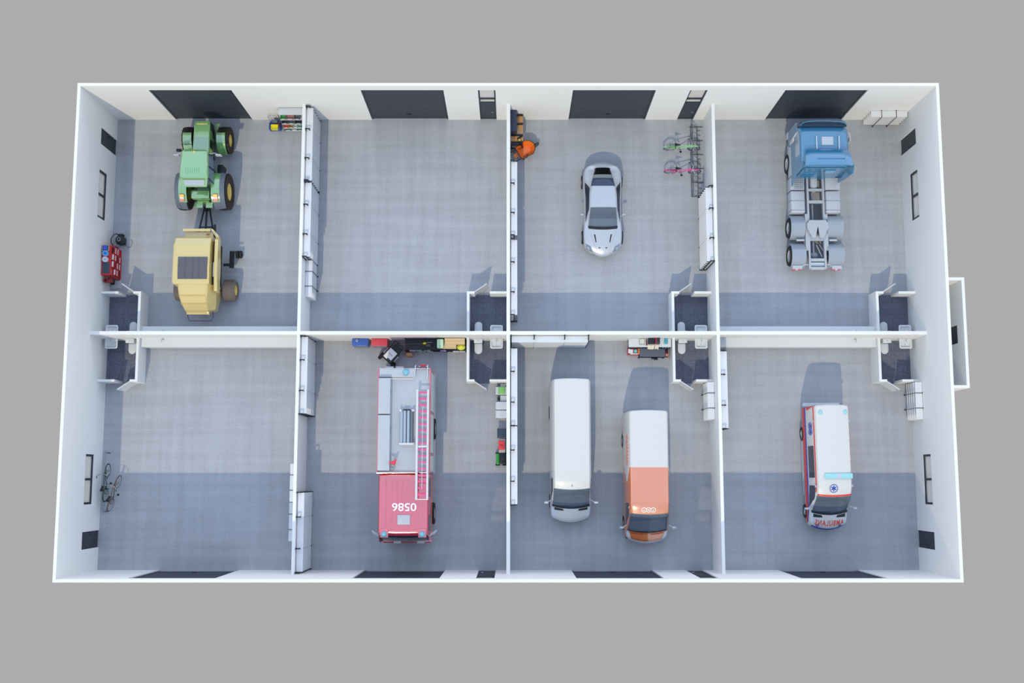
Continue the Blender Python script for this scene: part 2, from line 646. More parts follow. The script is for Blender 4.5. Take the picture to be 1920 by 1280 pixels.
def toilet_pair(idx, xs, mirror, room):
    """xs: outer face of the side wall; mirror=-1 when the room lies to its left"""
    tw = .125
    x_in = xs + mirror * tw
    x_end = xs + mirror * (tw + 1.82)
    HT2 = 1.14      # the toilet walls and doors are cut off low
    for sgn, word in ((1, 'upper'), (-1, 'lower')):
        yb = MIDY[1] if sgn > 0 else MIDY[0]
        y_in, y_out = sgn * 2.115, sgn * 2.225
        mb = MB()
        mb.box(xs, x_in, min(yb, y_out), max(yb, y_out), 0, HT2)
        h0, h1 = x_in + mirror * .26, x_in + mirror * 1.0
        mb.box(x_in, h0, y_in, y_out, 0, HT2)
        mb.box(h1, x_end, y_in, y_out, 0, HT2)
        tag(mb.build('wall_toilet_%s_%d' % (word, idx), WHITE), 'white L-shaped wall around the %s toilet of the %s' % (word, room), kind='structure')
        tag(MB().box(min(x_in, x_end), max(x_in, x_end), min(yb, y_out), max(yb, y_out), 0.0, 0.012).build('floor_toilet_%s_%d' % (word, idx), TILE), 'dark blue-grey tiled floor of the %s toilet in the %s' % (word, room), kind='structure')
        # door leaf, ajar and swung outward
        global dn
        dn += 1
        ang = math.radians(34)
        rz = sgn * ang if mirror > 0 else PI - sgn * ang
        d = thing('door_%d' % dn, 'white toilet door standing ajar, %s toilet of the %s' % (word, room), 'door', (h0, (y_in + y_out) / 2 + sgn * .04, 0), rz)
        d['kind'] = 'structure'
        lf = MB().box(0.0, .72, -.02, .02, .015, HT2).build('door_leaf', DOORW, d, bevel=.004)
        MB().cyl((.65, -.06, .98), (.53, -.06, .98), .011).cyl((.65, -.06, .98), (.65, .06, .98), .011).cyl((.65, .06, .98), (.53, .06, .98), .011).build('door_handle', CHROME, d)
        # wc
        xc = x_in + mirror * .43
        t = thing('toilet', 'white ceramic toilet bowl in the %s cubicle of the %s' % (word, room), 'toilet', (xc, yb, .012), 0 if sgn > 0 else PI, 'toilets')
        MB().rbox(-.2, .2, 0.01, .2, .38, .82, .03).build('cistern', CER, t, smooth=40)
        MB().rbox(-.21, .21, 0.005, .215, .82, .86, .018).build('cistern_lid', CER, t, smooth=40)
        MB().lathe([(.028, 0), (.028, .012), (.001, .012)], 16, TR(0, .1, .86)).build('flush_button', CHROME, t)
        def oval(w, y0, y1, z, n=9):
            pts = [(-w, y0, z)]
            pts = [(w, y0, z)] + [(w * math.cos(a), y1 - w + w * math.sin(a), z) for a in [PI * k / n for k in range(n + 1)]] + [(-w, y0, z)]
            return pts
        MB().rings([oval(.12, .05, .5, 0), oval(.13, .05, .53, .12), oval(.17, .05, .66, .33), oval(.18, .05, .7, .4)]).build('bowl', CER, t, smooth=50)
        MB().rings([oval(.185, .21, .71, .4), oval(.19, .21, .72, .412), oval(.19, .21, .72, .435), oval(.175, .21, .705, .448)]).build('toilet_seat', SEAT, t, smooth=50)
        # washbasin
        xb = x_in + mirror * 1.33
        w = thing('washbasin', 'white washbasin in the %s toilet of the %s' % (word, room), 'washbasin', (xb, yb, .012), 0 if sgn > 0 else PI, 'washbasins')
        def rr(hw, y0, y1, r, z):
            p = [(-hw, y0, z), (hw, y0, z)]
            for cx, a0 in ((hw - r, 0), (-hw + r, 90)):
                for k in range(6):
                    a = math.radians(a0 + 18 * k)
                    p.append((cx + r * math.cos(a), y1 - r + r * math.sin(a), z))
            return p
        def rin(hw, y0, y1, r, z):
            return rr(hw, y0, y1, r, z)
        MB().rings([rr(.18, .02, .3, .08, .66), rr(.3, .01, .48, .09, .8), rr(.31, .005, .5, .09, .86), rr(.295, .015, .485, .08, .865), rin(.25, .13, .44, .07, .862), rin(.2, .17, .38, .06, .76)]).build('basin', CER, w, smooth=40)
        MB().cyl((0, .09, .86), (0, .09, .98), .02).cyl((0, .09, .96), (0, .22, .95), .013).build('tap', CHROME, w, smooth=40)
        MB().lathe([(.03, 0), (.03, .006), (.001, .006)], 16, TR(0, .28, .762)).build('drain', CHROME, w)
        MB().cyl((0, .12, .3), (0, .12, .68), .03).cyl((0, .0, .3), (0, .12, .3), .025).build('siphon', CHROME, w)


toilet_pair(1, -18.05, -1, 'far left column')
toilet_pair(2, -2.04, 1, 'column left of the middle partition')
toilet_pair(3, 8.015, 1, 'column right of the middle partition')
toilet_pair(4, 18.05, 1, 'far right column')

# ------------------------------------------------------------------ kitchen counters
CAB = mat('white_cabinet_front', (206, 207, 210), 0.4)


def counter(x0, x1, sgn, sink_x, label):
    yb = MIDY[1] if sgn > 0 else -MIDY[0]
    c = thing('kitchen_counter', label, 'counter', ((x0 + x1) / 2, sgn * yb, 0), 0 if sgn > 0 else PI, 'white kitchen counters')
    w = (x1 - x0) / 2
    sx = (sink_x - (x0 + x1) / 2) * (1 if sgn > 0 else -1)
    MB().box(-w, w, 0.0, .38, .1, .86).box(-w, w, 0, .34, 0, .1).build('cabinet', CAB, c)
    n = 12
    for i in range(n):
        a, b = -w + 2 * w * i / n, -w + 2 * w * (i + 1) / n
        dd = MB().box(a + .004, b - .004, .38, .40, .11, .85).build('cabinet_door', CAB, c)
        MB().box((a + b) / 2 - .07, (a + b) / 2 + .07, .40, .412, .78, .795).build('cabinet_handle', STEEL, dd)
    # worktop with a sink hole
    s0, s1 = sx - .24, sx + .24
    MB().box(-w, s0, 0, .43, .86, .9).box(s1, w, 0, .43, .86, .9).box(s0, s1, 0, .09, .86, .9).box(s0, s1, .37, .43, .86, .9).build('worktop', TRIMW, c)
    MB().rings([[(s0 - .015, .075, .905), (s1 + .015, .075, .905), (s1 + .015, .385, .905), (s0 - .015, .385, .905)], [(s0 + .02, .11, .903), (s1 - .02, .11, .903), (s1 - .02, .35, .903), (s0 + .02, .35, .903)], [(s0 + .05, .13, .78), (s1 - .05, .13, .78), (s1 - .05, .33, .78), (s0 + .05, .33, .78)]], cap=True).build('sink', TRIMW, c)
    MB().lathe([(.035, 0), (.035, .008), (.001, .008)], 16, TR(sx + .03, .24, .782)).build('drain', STEEL, c)
    MB().cyl((sx, .05, .9), (sx, .05, 1.12), .018).tube([(sx, .05, 1.1), (sx + .01, .1, 1.17), (sx + .02, .17, 1.16), (sx + .03, .2, 1.1)], .013).build('tap', STEEL, c, smooth=40)


counter(-18.04, P1[0] - .005, 1, -16.93, 'long white kitchen counter with sink in the tractor bay, upper side of the cross wall')
counter(-18.04, P1[0] - .005, -1, -16.93, 'long white kitchen counter with sink facing the empty lower left bay')
counter(P3[1] + .005, 18.04, 1, 17.0, 'long white kitchen counter with sink behind the blue truck, upper side of the cross wall')
counter(P3[1] + .005, 18.04, -1, 17.0, 'long white kitchen counter with sink above the ambulance')
# ------------------------------------------------------------------ wall shelving
BOARD = mat('white_shelf_board', (214, 215, 218), 0.5, noise=0.01, scale=4)


def proto_tall():
    t = thing('shelving_unit', '', 'shelving unit', (0, 0, 0), 0, 'tall white shelving units')
    for z in (.12, .52, .92, 1.32, 1.72, 2.12):
        MB().box(0, 3.66, .045, .345, z, z + .025).build('shelf', BOARD, t)
    for x in (-.04, 1.1, 2.56, 3.67):
        f = MB()
        f.box(x, x + .05, 0.012, .045, 0, 2.4)
        f.box(x, x + .05, .045, .215, 2.35, 2.4)
        f.box(x, x + .05, .165, .215, 0.0, 2.35)
        f.box(x, x + .05, .045, .36, 0, .05)
        for z in (.12, .52, .92, 1.32, 1.72, 2.12):
            f.box(x + .008, x + .042, .215, .352, z - .03, z)
            f.box(x + .008, x + .042, .345, .352, z, z + .03)
        f.build('frame', BLACK, t)
    return t


def proto_short():
    t = thing('shelving_unit', '', 'shelving unit', (0, 0, 0), 0, 'short white shelving units')
    for z in (.26, .55, .84, 1.13, 1.42):
        MB().box(0, 1.8, .02, .345, z, z + .025).build('shelf', BOARD, t)
    for x in (.54, 1.27):
        f = MB()
        f.box(x - .011, x + .011, .005, .36, 1.45, 1.472)
        f.box(x - .011, x + .011, .345, .368, 0.03, 1.46)
        f.box(x - .03, x + .03, .33, .39, 0, .03)
        f.box(x - .03, x + .03, .003, .02, 1.40, 1.48)
        f.build('rod_frame', BLACK, t)
    return t


H = PI / 2
TALL = [((P1[1], 11.2), -H, 'tall white shelf with black frames, top left corner of the empty second bay'),
        ((P1[1], 7.42), -H, 'tall white shelf with black frames, second bay, lower of the two tall ones there'),
        ((P2[1], 8.47), -H, 'tall white shelf on middle partition just below the orange wheelbarrow'),
        ((P2[1], 4.58), -H, 'tall white shelf on middle partition, sports car bay, ending near the cross wall'),
        ((P1[1], -.16), -H, 'tall white shelf left of the blue tool chest, starting at the cross wall'),
        ((P1[1], -7.56), -H, 'tall white shelf in fire engine bay, in the bottom left corner'),
        ((P2[1], -.72), -H, 'tall white shelf on middle partition, left of the white van, nearer the cross wall'),
        ((P2[1], -4.44), -H, 'tall white shelf on middle partition, left of the white van, nearer the lower doors'),
        ((P3[1], -.86), -H, 'tall white shelf on the left wall of the ambulance bay'),
        ((3.82, MIDY[0]), PI, 'tall white shelf along the cross wall behind the white van'),
        ((P3[0], 3.52), H, 'tall white shelf below the bicycle rack, right of the sports car')]
SHORT = [((P1[1], 3.70), -H, 'short white shelf with thin rods, lowest shelf in the empty second bay'),
         ((P1[0], -9.85), H, 'short white shelf in the empty lower left bay, nearer the garage door'),
         ((P1[0], -8.0), H, 'short white shelf in the empty lower left bay, nearer the cross wall'),
         ((P3[0], -4.07), H, 'short white shelf with thin rods below the toilet in the delivery vans bay'),
         ((XW, -4.07), H, 'short white shelf with thin rods on the right outer wall, beside the ambulance'),
         ((19.88, YD), PI, 'short white shelf with thin rods behind the blue truck, at the top wall')]
for proto, rows in ((proto_tall(), TALL), (proto_short(), SHORT)):
    for i, ((x, y), r, lab) in enumerate(rows):
        if i == 0:
            proto.location = (x, y, 0)
            proto.rotation_euler = (0, 0, r)
            proto['label'] = lab
        else:
            dup(proto, (x, y, 0), r, lab)
# ------------------------------------------------------------------ bicycles and rack
def bicycle(label, loc, rotz, paint, lean=0.0, carrier=True, steer=0.0, wb=1.14, white_part=None, rimcol=None):
    t = thing('bicycle', label, 'bicycle', loc, rotz, None)
    t.rotation_euler = (lean, 0, rotz)
    r = .33
    hw = wb / 2
    for x in (-hw, hw):
        w = MB().tube([(x + (r - .02) * math.cos(2 * PI * k / 36), 0, r + (r - .02) * math.sin(2 * PI * k / 36)) for k in range(36)], .021, 8, closed=True).build('wheel', RUBBER, t, smooth=60)
        MB().tube([(x + (r - .05) * math.cos(2 * PI * k / 36), 0, r + (r - .05) * math.sin(2 * PI * k / 36)) for k in range(36)], .011, 6, closed=True).build('rim', rimcol or CHROME, w, smooth=60)
        s = MB()
        for k in range(14):
            a = 2 * PI * k / 14
            s.cyl((x + .02 * math.cos(a + .6), .015 * (-1) ** k, r + .02 * math.sin(a + .6)), (x + (r - .05) * math.cos(a), 0, r + (r - .05) * math.sin(a)), .0025, seg=4)
        s.cyl((x, -.05, r), (x, .05, r), .022)
        s.build('spokes', CHROME, w)
    bb = (-.13, 0, .29)
    seat = (-.27, 0, .78)
    head = (hw - .2, 0, .86)
    headl = (hw - .15, 0, .66)
    f = MB()
    f.cyl(bb, seat, .017).cyl(headl, bb, .022).cyl(headl, head, .022)
    f.cyl((-.22, 0, .62), (hw - .19, 0, .8), .019)
    for s in (-.04, .04):
        f.cyl(bb, (-hw, s, r), .011).cyl((-.24, 0, .7), (-hw, s, r), .009)
    f.build('frame', paint, t, smooth=40)
    fk = MB()
    for s in (-.045, .045):
        fk.cyl((hw - .145, s, .64), (hw, s, r), .012)
    fk.box(hw - .18, hw - .11, -.055, .055, .63, .67)
    fk.build('fork', white_part or paint, t)
    # mudguards
    for x, a0, a1 in ((-hw, 20, 175), (hw, 60, 170)):
        pts = [(x + (r + .03) * math.cos(math.radians(a)), 0, r + (r + .03) * math.sin(math.radians(a))) for a in range(a0, a1, 10)]
        rings = []
        for p in pts:
            rings.append([(p[0], -.03, p[2] - .012), (p[0], -.018, p[2]), (p[0], .018, p[2]), (p[0], .03, p[2] - .012)])
        MB().rings(rings, close=False, cap=False).build('mudguard', paint, t)
    sd = MB()
    sd.rings([[(-.42, 0.09 * math.cos(a), .87 + .02 * math.sin(a)) for a in [2 * PI * k / 8 for k in range(8)]], [(-.36, 0.085 * math.cos(a), .885 + .03 * math.sin(a)) for a in [2 * PI * k / 8 for k in range(8)]], [(-.24, 0.035 * math.cos(a), .885 + .025 * math.sin(a)) for a in [2 * PI * k / 8 for k in range(8)]], [(-.13, 0.018 * math.cos(a), .88 + .015 * math.sin(a)) for a in [2 * PI * k / 8 for k in range(8)]]])
    sd.build('saddle', BLACK, t, smooth=60)
    MB().cyl(seat, (-.3, 0, .87), .012).build('seatpost', CHROME, t)
    hb = MB().cyl(head, (hw - .21, 0, 1.0), .013)
    hb.tube([(hw - .36, -.27, .99), (hw - .28, -.25, 1.01), (hw - .19, -.12, 1.03), (hw - .19, .12, 1.03), (hw - .28, .25, 1.01), (hw - .36, .27, .99)], .012, 6)
    h = hb.build('handlebar', CHROME, t, smooth=40)
    for s in (-1, 1):
        MB().cyl((hw - .4, s * .272, .985), (hw - .29, s * .255, 1.008), .018).build('grip', BLACK, h)
    ck = MB().lathe([(.085, -.05), (.085, -.045)], 20, TR(*bb), axis='Y', cap=True)
    ck.cyl((-.13, -.09, .29), (-.03, -.09, .16), .011).cyl((-.13, .09, .29), (-.23, .09, .42), .011).cyl((-.13, -.09, .29), (-.13, .09, .29), .013)
    c = ck.build('crank', CHROME, t)
    MB().box(-.08, .02, -.19, -.1, .15, .17).build('pedal', BLACK, c)
    MB().box(-.28, -.18, .1, .19, .41, .43).build('pedal', BLACK, c)
    if carrier:
        k = MB()
        for s in (-.07, 0, .07):
            k.cyl((-hw - .18, s, .72), (-.33, s, .72), .007, seg=6)
        for x in (-hw - .18, -hw, -.4):
            k.cyl((x, -.07, .72), (x, .07, .72), .007, seg=6)
        for s in (-.07, .07):
            k.cyl((-hw, s * .8, r), (-hw - .06, s, .72), .007, seg=6)
        k.build('carrier', BLACK, t)
    return t


GREENP = mat('mint_green_paint', (150, 218, 150), 0.35, coat=.4)
PINKP = mat('pink_paint', (226, 70, 150), 0.35, coat=.4)
DKGREEN = mat('dark_green_paint', (30, 72, 50), 0.35, coat=.4)
BROWNP = mat('rusty_brown_paint', (104, 84, 80), 0.5)
bicycle('mint green bicycle with its front wheel in the rack, upper of two', (8.78, 9.72, 0), 0, GREENP, wb=1.22)
bicycle('pink bicycle with its front wheel in the rack, lower of two', (8.80, 8.50, 0), 0, PINKP, wb=1.22, white_part=TRIMW)
bicycle('dark green bicycle leaning towards left outer wall below the window', (-19.62, -7.1, 0), PI / 2 - .06, DKGREEN, lean=.0, carrier=False, wb=1.2)
bicycle('brown bicycle leaning beside the dark green one, lower left bay', (-19.22, -7.62, 0), PI / 2 - .28, BROWNP, lean=.0, carrier=False, wb=1.16, rimcol=TRIMW)

GALV = mat('galvanised_tube', (96, 102, 112), 0.5, 0.3)
t = thing('bicycle_rack', 'long grey tubular bicycle rack along the right-hand partition above the tall shelf', 'bicycle rack', (9.3, 7.27, 0))
f = MB()
for x, z in ((.0, .52), (.32, .03), (.0, .03)):
    f.cyl((x, 0, z), (x, 3.68, z), .022, seg=8)
f.build('rail', GALV, t, smooth=40)
for i in range(6):
    y = .02 + i * 3.64 / 5
    MB().box(-.03, .62, y - .02, y + .02, 0, .03).cyl((0, y, 0), (0, y, .52), .018, seg=8).cyl((0, y, .5), (.32, y, .03), .012, seg=6).build('foot', GALV, t)
for i in range(14):
    y = .2 + i * .25
    if any(abs(y - k) < .0 for k in ()): continue
    MB().tube([(.0, y, .52), (.1, y, .50), (.3, y, .3), (.45, y, .06), (.5, y, .03), (.32, y, .03)], .008, 6).build('wheel_holder', GALV, t)

WALLR = mat('light_grey_rail', (170, 178, 188), 0.5)
t = thing('wheel_stand', 'thin grey floor rail with hooks for bicycles along the left outer wall', 'bicycle stand', (-19.86, -8.6, 0))
MB().cyl((0, 0, .03), (0, 3.1, .03), .015, seg=8).cyl((.06, 0, .03), (.06, 3.1, .03), .015, seg=8).build('rail', WALLR, t)
for y in (.1, 1.2, 2.95):
    MB().box(-.02, .24, y - .03, y + .03, 0, .02).build('foot', GALV, t)

# ------------------------------------------------------------------ tractor bay: red tool cabinet and neighbours
RED = mat('red_tool_paint', (196, 30, 36), 0.4, coat=.3)
DRAWERW = mat('white_drawer_label', (226, 226, 228), 0.5)
t = thing('tool_cabinet', 'tall red tool cabinet with rows of small parts drawers against the left outer wall', 'tool cabinet', (-19.97, 3.0, 0))
f = MB().box(0, .46, 0, 1.49, 0, .06).box(0, .45, 0, .03, .06, 1.36).box(0, .45, 1.46, 1.49, .06, 1.36).box(0, .03, .03, 1.46, .06, 1.36).box(.03, .45, .03, 1.46, 1.32, 1.36).box(.03, .42, .03, 1.46, .06, 1.30)
f.build('body', RED, t)
for r in range(4):
    for c in range(4):
        if (r, c) in ((3, 0), (0, 3)): continue
        y0 = .06 + c * .35
        z0 = .12 + r * .3
        d = MB().box(.42, .50, y0, y0 + .32, z0, z0 + .2).box(.50, .52, y0, y0 + .32, z0, z0 + .05).build('drawer', RED, t)
        MB().box(.455, .53, y0 + .03, y0 + .29, z0 + .2, z0 + .225).build('drawer_content', DRAWERW if (r + c) % 3 else BLACK, d)
MB().box(.05, .4, .08, .62, 1.36, 1.375).build('tray_mat', mat('slate_mat', (62, 74, 90), 0.7), t, )
def lid_jar(label, x, y, body, lidm, r=.14, h=.14, name='paint_tin'):
    j = thing(name, label, 'tin', (x, y, 1.362))
    MB().lathe([(.001, 0), (r, 0), (r, h), (r * .93, h), (r * .9, h - .012), (.001, h - .012)], 24).build('tin_body', body, j, smooth=40)
    MB().lathe([(r * .55, h - .013), (r * .55, h - .004), (.001, h - .004)], 24).build('tin_lid', lidm, j)
    return j
lid_jar('round bright blue tin on top of the red tool cabinet', -19.77, 4.06, mat('pale_blue', (120, 175, 225), .4), mat('strong_blue', (20, 110, 205), .4))
lid_jar('round white tin with grey lid on the red tool cabinet', -19.77, 3.76, TRIMW, mat('pale_grey', (170, 184, 200), .4), .135)
t = thing('parts_box', 'wooden tray with a blue box at the far end of the red tool cabinet', 'box', (-19.79, 4.33, 1.362))
MB().box(-.17, .17, -.15, .15, 0, .02).box(-.17, .17, -.15, -.13, .02, .08).box(-.17, .17, .13, .15, .02, .08).box(-.17, -.15, -.13, .13, .02, .08).box(.15, .17, -.13, .13, .02, .08).build('tray', mat('pale_wood', (196, 170, 135), .6, noise=.1), t)
MB().box(-.11, .11, -.1, .1, .02, .13).build('inner_box', mat('royal_blue', (52, 88, 196), .5), t)

t = thing('vacuum_cleaner', 'black wheeled shop vacuum with hose above the red tool cabinet', 'vacuum cleaner', (-19.47, 4.95, 0))
MB().lathe([(.001, .06), (.2, .06), (.22, .12), (.22, .34), (.24, .36), (.24, .4), (.2, .42)], 28).build('drum', BLACK, t, smooth=40)
MB().lathe([(.21, .42), (.2, .5), (.14, .57), (.001, .58)], 28).build('motor_head', mat('soft_black', (44, 46, 52), .4), t, smooth=40)
MB().tube([(.07 * math.cos(a), .09 * math.sin(a), .585) for a in [2 * PI * k / 16 for k in range(16)]], .014, 6, closed=True).build('handle', CHROME, t)
for k in range(4):
    a = PI / 4 + k * PI / 2
    MB().cyl((.2 * math.cos(a), .2 * math.sin(a) - .02, .04), (.2 * math.cos(a), .2 * math.sin(a) + .02, .04), .04).cyl((.2 * math.cos(a), .2 * math.sin(a), .05), (.19 * math.cos(a), .19 * math.sin(a), .1), .015).build('caster', BLACK, t)
MB().tube([(-.1, .22, .34), (-.12, .3, .5), (-.2, .2, .75), (-.28, -.02, .85), (-.3, -.2, .8), (-.25, -.35, .6), (-.1, -.38, .3)], .022, 8).build('hose', BLACK, t, smooth=60)
MB().box(-.14, .1, .24, .34, .06, .3).build('motor_block', BLACK, t, bevel=.02)
MB().tube([(.15, -.15, .1), (.3, -.3, .015), (.42, -.25, .012), (.48, -.02, .012), (.42, .12, .012)], .008, 6).build('power_cord', BLACK, t)

t = thing('drill_press', 'red and black drill press on a grey base below the red tool cabinet', 'drill press', (-19.72, 2.77, 0))
MB().box(-.22, .24, -.19, .19, 0, .05).box(-.26, .26, -.22, .22, 0, .02).build('base', mat('base_grey', (182, 186, 192), .5), t, bevel=.01)
MB().cyl((-.1, 0, .05), (-.1, 0, 1.15), .04, seg=16).build('column', BLACK, t, smooth=40)
MB().rbox(-.2, .2, -.1, .1, .9, 1.15, .03).build('head', mat('dark_red_paint', (120, 24, 36), .4), t, smooth=40)
MB().box(-.06, .14, -.11, .11, .55, .59).cyl((.06, 0, .59), (.06, 0, .65), .05).build('work_table', BLACK, t)
MB().cyl((.12, 0, .9), (.12, 0, .78), .03).cyl((.12, 0, .78), (.12, 0, .68), .01).build('chuck', STEEL, t)
MB().tube([(-.16, .1, 1.0), (-.2, .18, .9), (-.26, .2, .8)], .013, 6).tube([(0, .11, .98), (.02, .2, 1.05)], .01, 6).tube([(0, .11, .98), (.02, .2, .86)], .01, 6).build('feed_lever', BLACK, t)
MB().ball((.1, -.06, 1.18), .04).build('knob', RED, t, smooth=60)

# ------------------------------------------------------------------ tractor bay: cleaning trolley and bin rack
BLUEP = mat('blue_plastic', (40, 88, 178), 0.4)
YEL = mat('yellow_plastic', (232, 218, 30), 0.4)
t = thing('cleaning_trolley', 'blue cleaning trolley with yellow bucket and wire handle beside the bin rack', 'trolley', (-11.88, 10.95, 0))
MB().box(-.28, .28, -.26, .26, .1, .14).box(-.28, -.24, -.26, .1, .14, .42).box(.2, .28, -.26, .15, .14, .42).box(-.24, .2, .0, .04, .14, .3).build('tray_frame', BLUEP, t, bevel=.008)
MB().rings([[(-.18, -.24, .14), (.15, -.24, .14), (.15, -.03, .14), (-.18, -.03, .14)], [(-.2, -.255, .4), (.17, -.255, .4), (.17, -.01, .4), (-.2, -.01, .4)], [(-.185, -.24, .4), (.155, -.24, .4), (.155, -.025, .4), (-.185, -.025, .4)], [(-.17, -.23, .33), (.14, -.23, .33), (.14, -.04, .33), (-.17, -.04, .33)]]).build('bucket', YEL, t)
MB().box(-.12, .16, .06, .2, .2, .52).build('wringer', mat('slate_plastic', (96, 106, 124), .5), t, bevel=.015)
MB().tube([(-.25, .2, .14), (-.25, .24, .9), (-.2, .26, .97), (.13, .26, .97), (.18, .24, .9), (.18, .2, .14)], .012, 8).build('push_handle', STEEL, t, smooth=40)
for x in (-.23, .23):
    for y in (-.21, .2):
        MB().cyl((x - .015, y, .045), (x + .015, y, .045), .045).cyl((x, y, .05), (x, y, .11), .012).build('caster', RUBBER, t)
MB().box(.235, .265, -.18, .05, .42, .56).build('dustpan', mat('brick_red', (150, 60, 50), .5), t)

t = thing('parts_rack', 'grey steel rack stacked with coloured bins in top right corner of the tractor bay', 'rack', (-10.86, 10.98, 0))
RK = mat('rack_grey', (196, 200, 204), .5)
for y0, y1, z in ((-.02, .3, 1.78), (-.12, .28, 1.28), (-.2, .28, .84), (-.28, .28, .42), (-.3, .28, .08)):
    MB().box(-.55, .72, y0, y1, z, z + .03).build('shelf', RK, t)
for x in (-.57, .72):
    f = MB().box(x, x + .03, .26, .3, 0, 1.81).box(x, x + .03, -.3, .28, 0, .05)
    f.rings([[(x, -.3, .05), (x + .03, -.3, .05), (x + .03, -.25, .05), (x, -.25, .05)], [(x, -.03, 1.81), (x + .03, -.03, 1.81), (x + .03, .02, 1.81), (x, .02, 1.81)]])
    f.build('side_frame', mat('rack_dark', (92, 98, 108), .5), t)
MB().box(-.54, .72, .285, .305, .0, 1.9).build('back_panel', RK, t)
BIN = {'green': (70, 165, 90), 'rose': (178, 128, 130), 'grey': (110, 116, 122), 'orange': (226, 110, 84), 'sand': (190, 165, 110), 'mint': (160, 205, 180), 'teal': (40, 140, 110), 'blue': (40, 80, 180), 'white': (222, 226, 226), 'dark': (64, 66, 74)}
rows = [(1.31, -.12, [('green', .28), ('rose', .42), ('grey', .3)], 'second shelf from the top'), (.87, -.2, [('dark', .3), ('grey', .36), ('dark', .34)], 'middle shelf'), (.45, -.28, [('orange', .26), ('sand', .24), ('white', .2), ('mint', .2), ('blue', .16)], 'second lowest shelf'), (.11, -.3, [('teal', .34), ('white', .26), ('teal', .3), ('blue', .2)], 'lowest shelf')]
for z, y0, items, word in rows:
    x = -11.38
    seen = {}
    for i, (c, wd) in enumerate(items):
        nth = seen.get(c, 0)
        seen[c] = nth + 1
        n2 = [k for k, _ in items].count(c)
        lab = '%s%s storage bin on the %s of the grey parts rack' % (('left-hand ' if nth == 0 else 'right-hand ') if n2 > 1 else '', c, word)
        b = thing('storage_bin', lab, 'bin', (x + wd / 2, 10.98 + y0 + .16, z), 0, 'coloured bins on the parts rack')
        m = mat('bin_' + c, BIN[c], .5)
        w2, h = wd / 2 - .012, .17
        MB().rings([[(-w2 + .02, -.13, 0), (w2 - .02, -.13, 0), (w2 - .02, .14, 0), (-w2 + .02, .14, 0)], [(-w2, -.15, h), (w2, -.15, h), (w2, .15, h), (-w2, .15, h)], [(-w2 + .012, -.138, h), (w2 - .012, -.138, h), (w2 - .012, .138, h), (-w2 + .012, .138, h)], [(-w2 + .03, -.12, .06), (w2 - .03, -.12, .06), (w2 - .03, .13, .06), (-w2 + .03, .13, .06)]]).build('bin_body', m, b)
        MB().box(-w2 * .5, w2 * .5, -.165, -.148, h - .06, h - .02).build('label_holder', DRAWERW, b)
        x += wd

# ------------------------------------------------------------------ sports car bay: workbench and wheelbarrow
WOOD = mat('workbench_wood', (186, 138, 88), 0.6, noise=0.18, scale=9)
NAVY = mat('navy_steel', (44, 54, 78), 0.5)
t = thing('workbench', 'black steel workbench with wooden top in the corner left of the sports car', 'workbench', (.40, 10.62, 0))
MB().box(-.28, .33, -.72, .66, .86, .9).build('worktop', WOOD, t)
for x in (-.27, .27):
    for y in (-.88, .6):
        MB().box(x, x + .05, y, y + .05, 0, .86).build('leg', BLACK, t)
MB().box(-.27, .32, -.88, -.83, .1, .15).box(-.27, .32, .6, .65, .1, .15).box(-.27, -.22, -.83, .6, .3, .35).box(-.27, .32, -.88, -.83, .7, .75).box(-.27, .32, -.83, -.72, .82, .86).build('brace', BLACK, t)
MB().box(-.29, .02, -.38, .66, 1.5, 1.56).box(-.29, -.27, -.38, .66, .9, 1.5).box(-.29, .02, -.4, -.38, .9, 1.56).box(-.29, .02, .64, .66, .9, 1.5).build('upper_cabinet', NAVY, t)
for y in (-.46, .12, .58):
    MB().box(-.27, .33, y, y + .08, .9, .96).build('divider', BLACK, t)
t = thing('cordless_drill', 'black and yellow cordless drill lying on the wooden workbench', 'drill', (.55, 10.05, .9), .5)
MB().cyl((-.12, 0, .05), (.1, 0, .05), .045, seg=14).cyl((.1, 0, .05), (.17, 0, .05), .022).build('drill_body', BLACK, t, smooth=40)
MB().box(-.08, -.02, -.16, -.03, .02, .07).build('grip', YEL, t, bevel=.012)
MB().box(-.11, .02, -.24, -.16, .0, .09).build('battery', BLACK, t, bevel=.01)
t = thing('hand_saw', 'hand saw with black handle lying on the wooden workbench', 'saw', (.56, 10.42, .9), 1.9)
MB().prism([(-.2, -.04), (.2, -.02), (.2, .01), (-.2, .06)], .005, .009).build('blade', STEEL, t)
MB().tube([(-.2, -.03, .012), (-.28, -.05, .012), (-.31, .01, .012), (-.27, .07, .012), (-.2, .05, .012)], .014, 8).build('handle', BLACK, t)

ORG = mat('orange_enamel', (235, 118, 40), 0.4, coat=.3)
t = thing('wheelbarrow', 'orange wheelbarrow with black frame and handles below the wooden workbench', 'wheelbarrow', (.86, 9.58, 0), math.radians(33))
def pan(x0, x1, w0, w1, z):
    return [(x0, -w0, z), (x1 * .5, -w1, z), (x1, -w1 * .62, z), (x1 + .1, 0, z), (x1, w1 * .62, z), (x1 * .5, w1, z), (x0, w0, z)]
MB().rings([pan(-.22, .22, .2, .26, .28), pan(-.42, .42, .34, .4, .62), pan(-.40, .40, .32, .38, .62), pan(-.21, .21, .19, .25, .31)]).build('tub', ORG, t, smooth=20)
MB().tube([(*p[:2], .625) for p in pan(-.42, .42, .34, .4, .62)], .018, 8, closed=True).build('rim', BLACK, t)
f = MB()
for s in (-1, 1):
    f.tube([(.55, s * .06, .2), (.1, s * .2, .26), (-.3, s * .26, .45), (-.75, s * .28, .62)], .018, 8)
    f.tube([(-.2, s * .24, .4), (-.28, s * .25, .02), (-.05, s * .25, .02), (.0, s * .22, .3)], .015, 6)
f.cyl((-.28, -.25, .03), (-.28, .25, .03), .013)
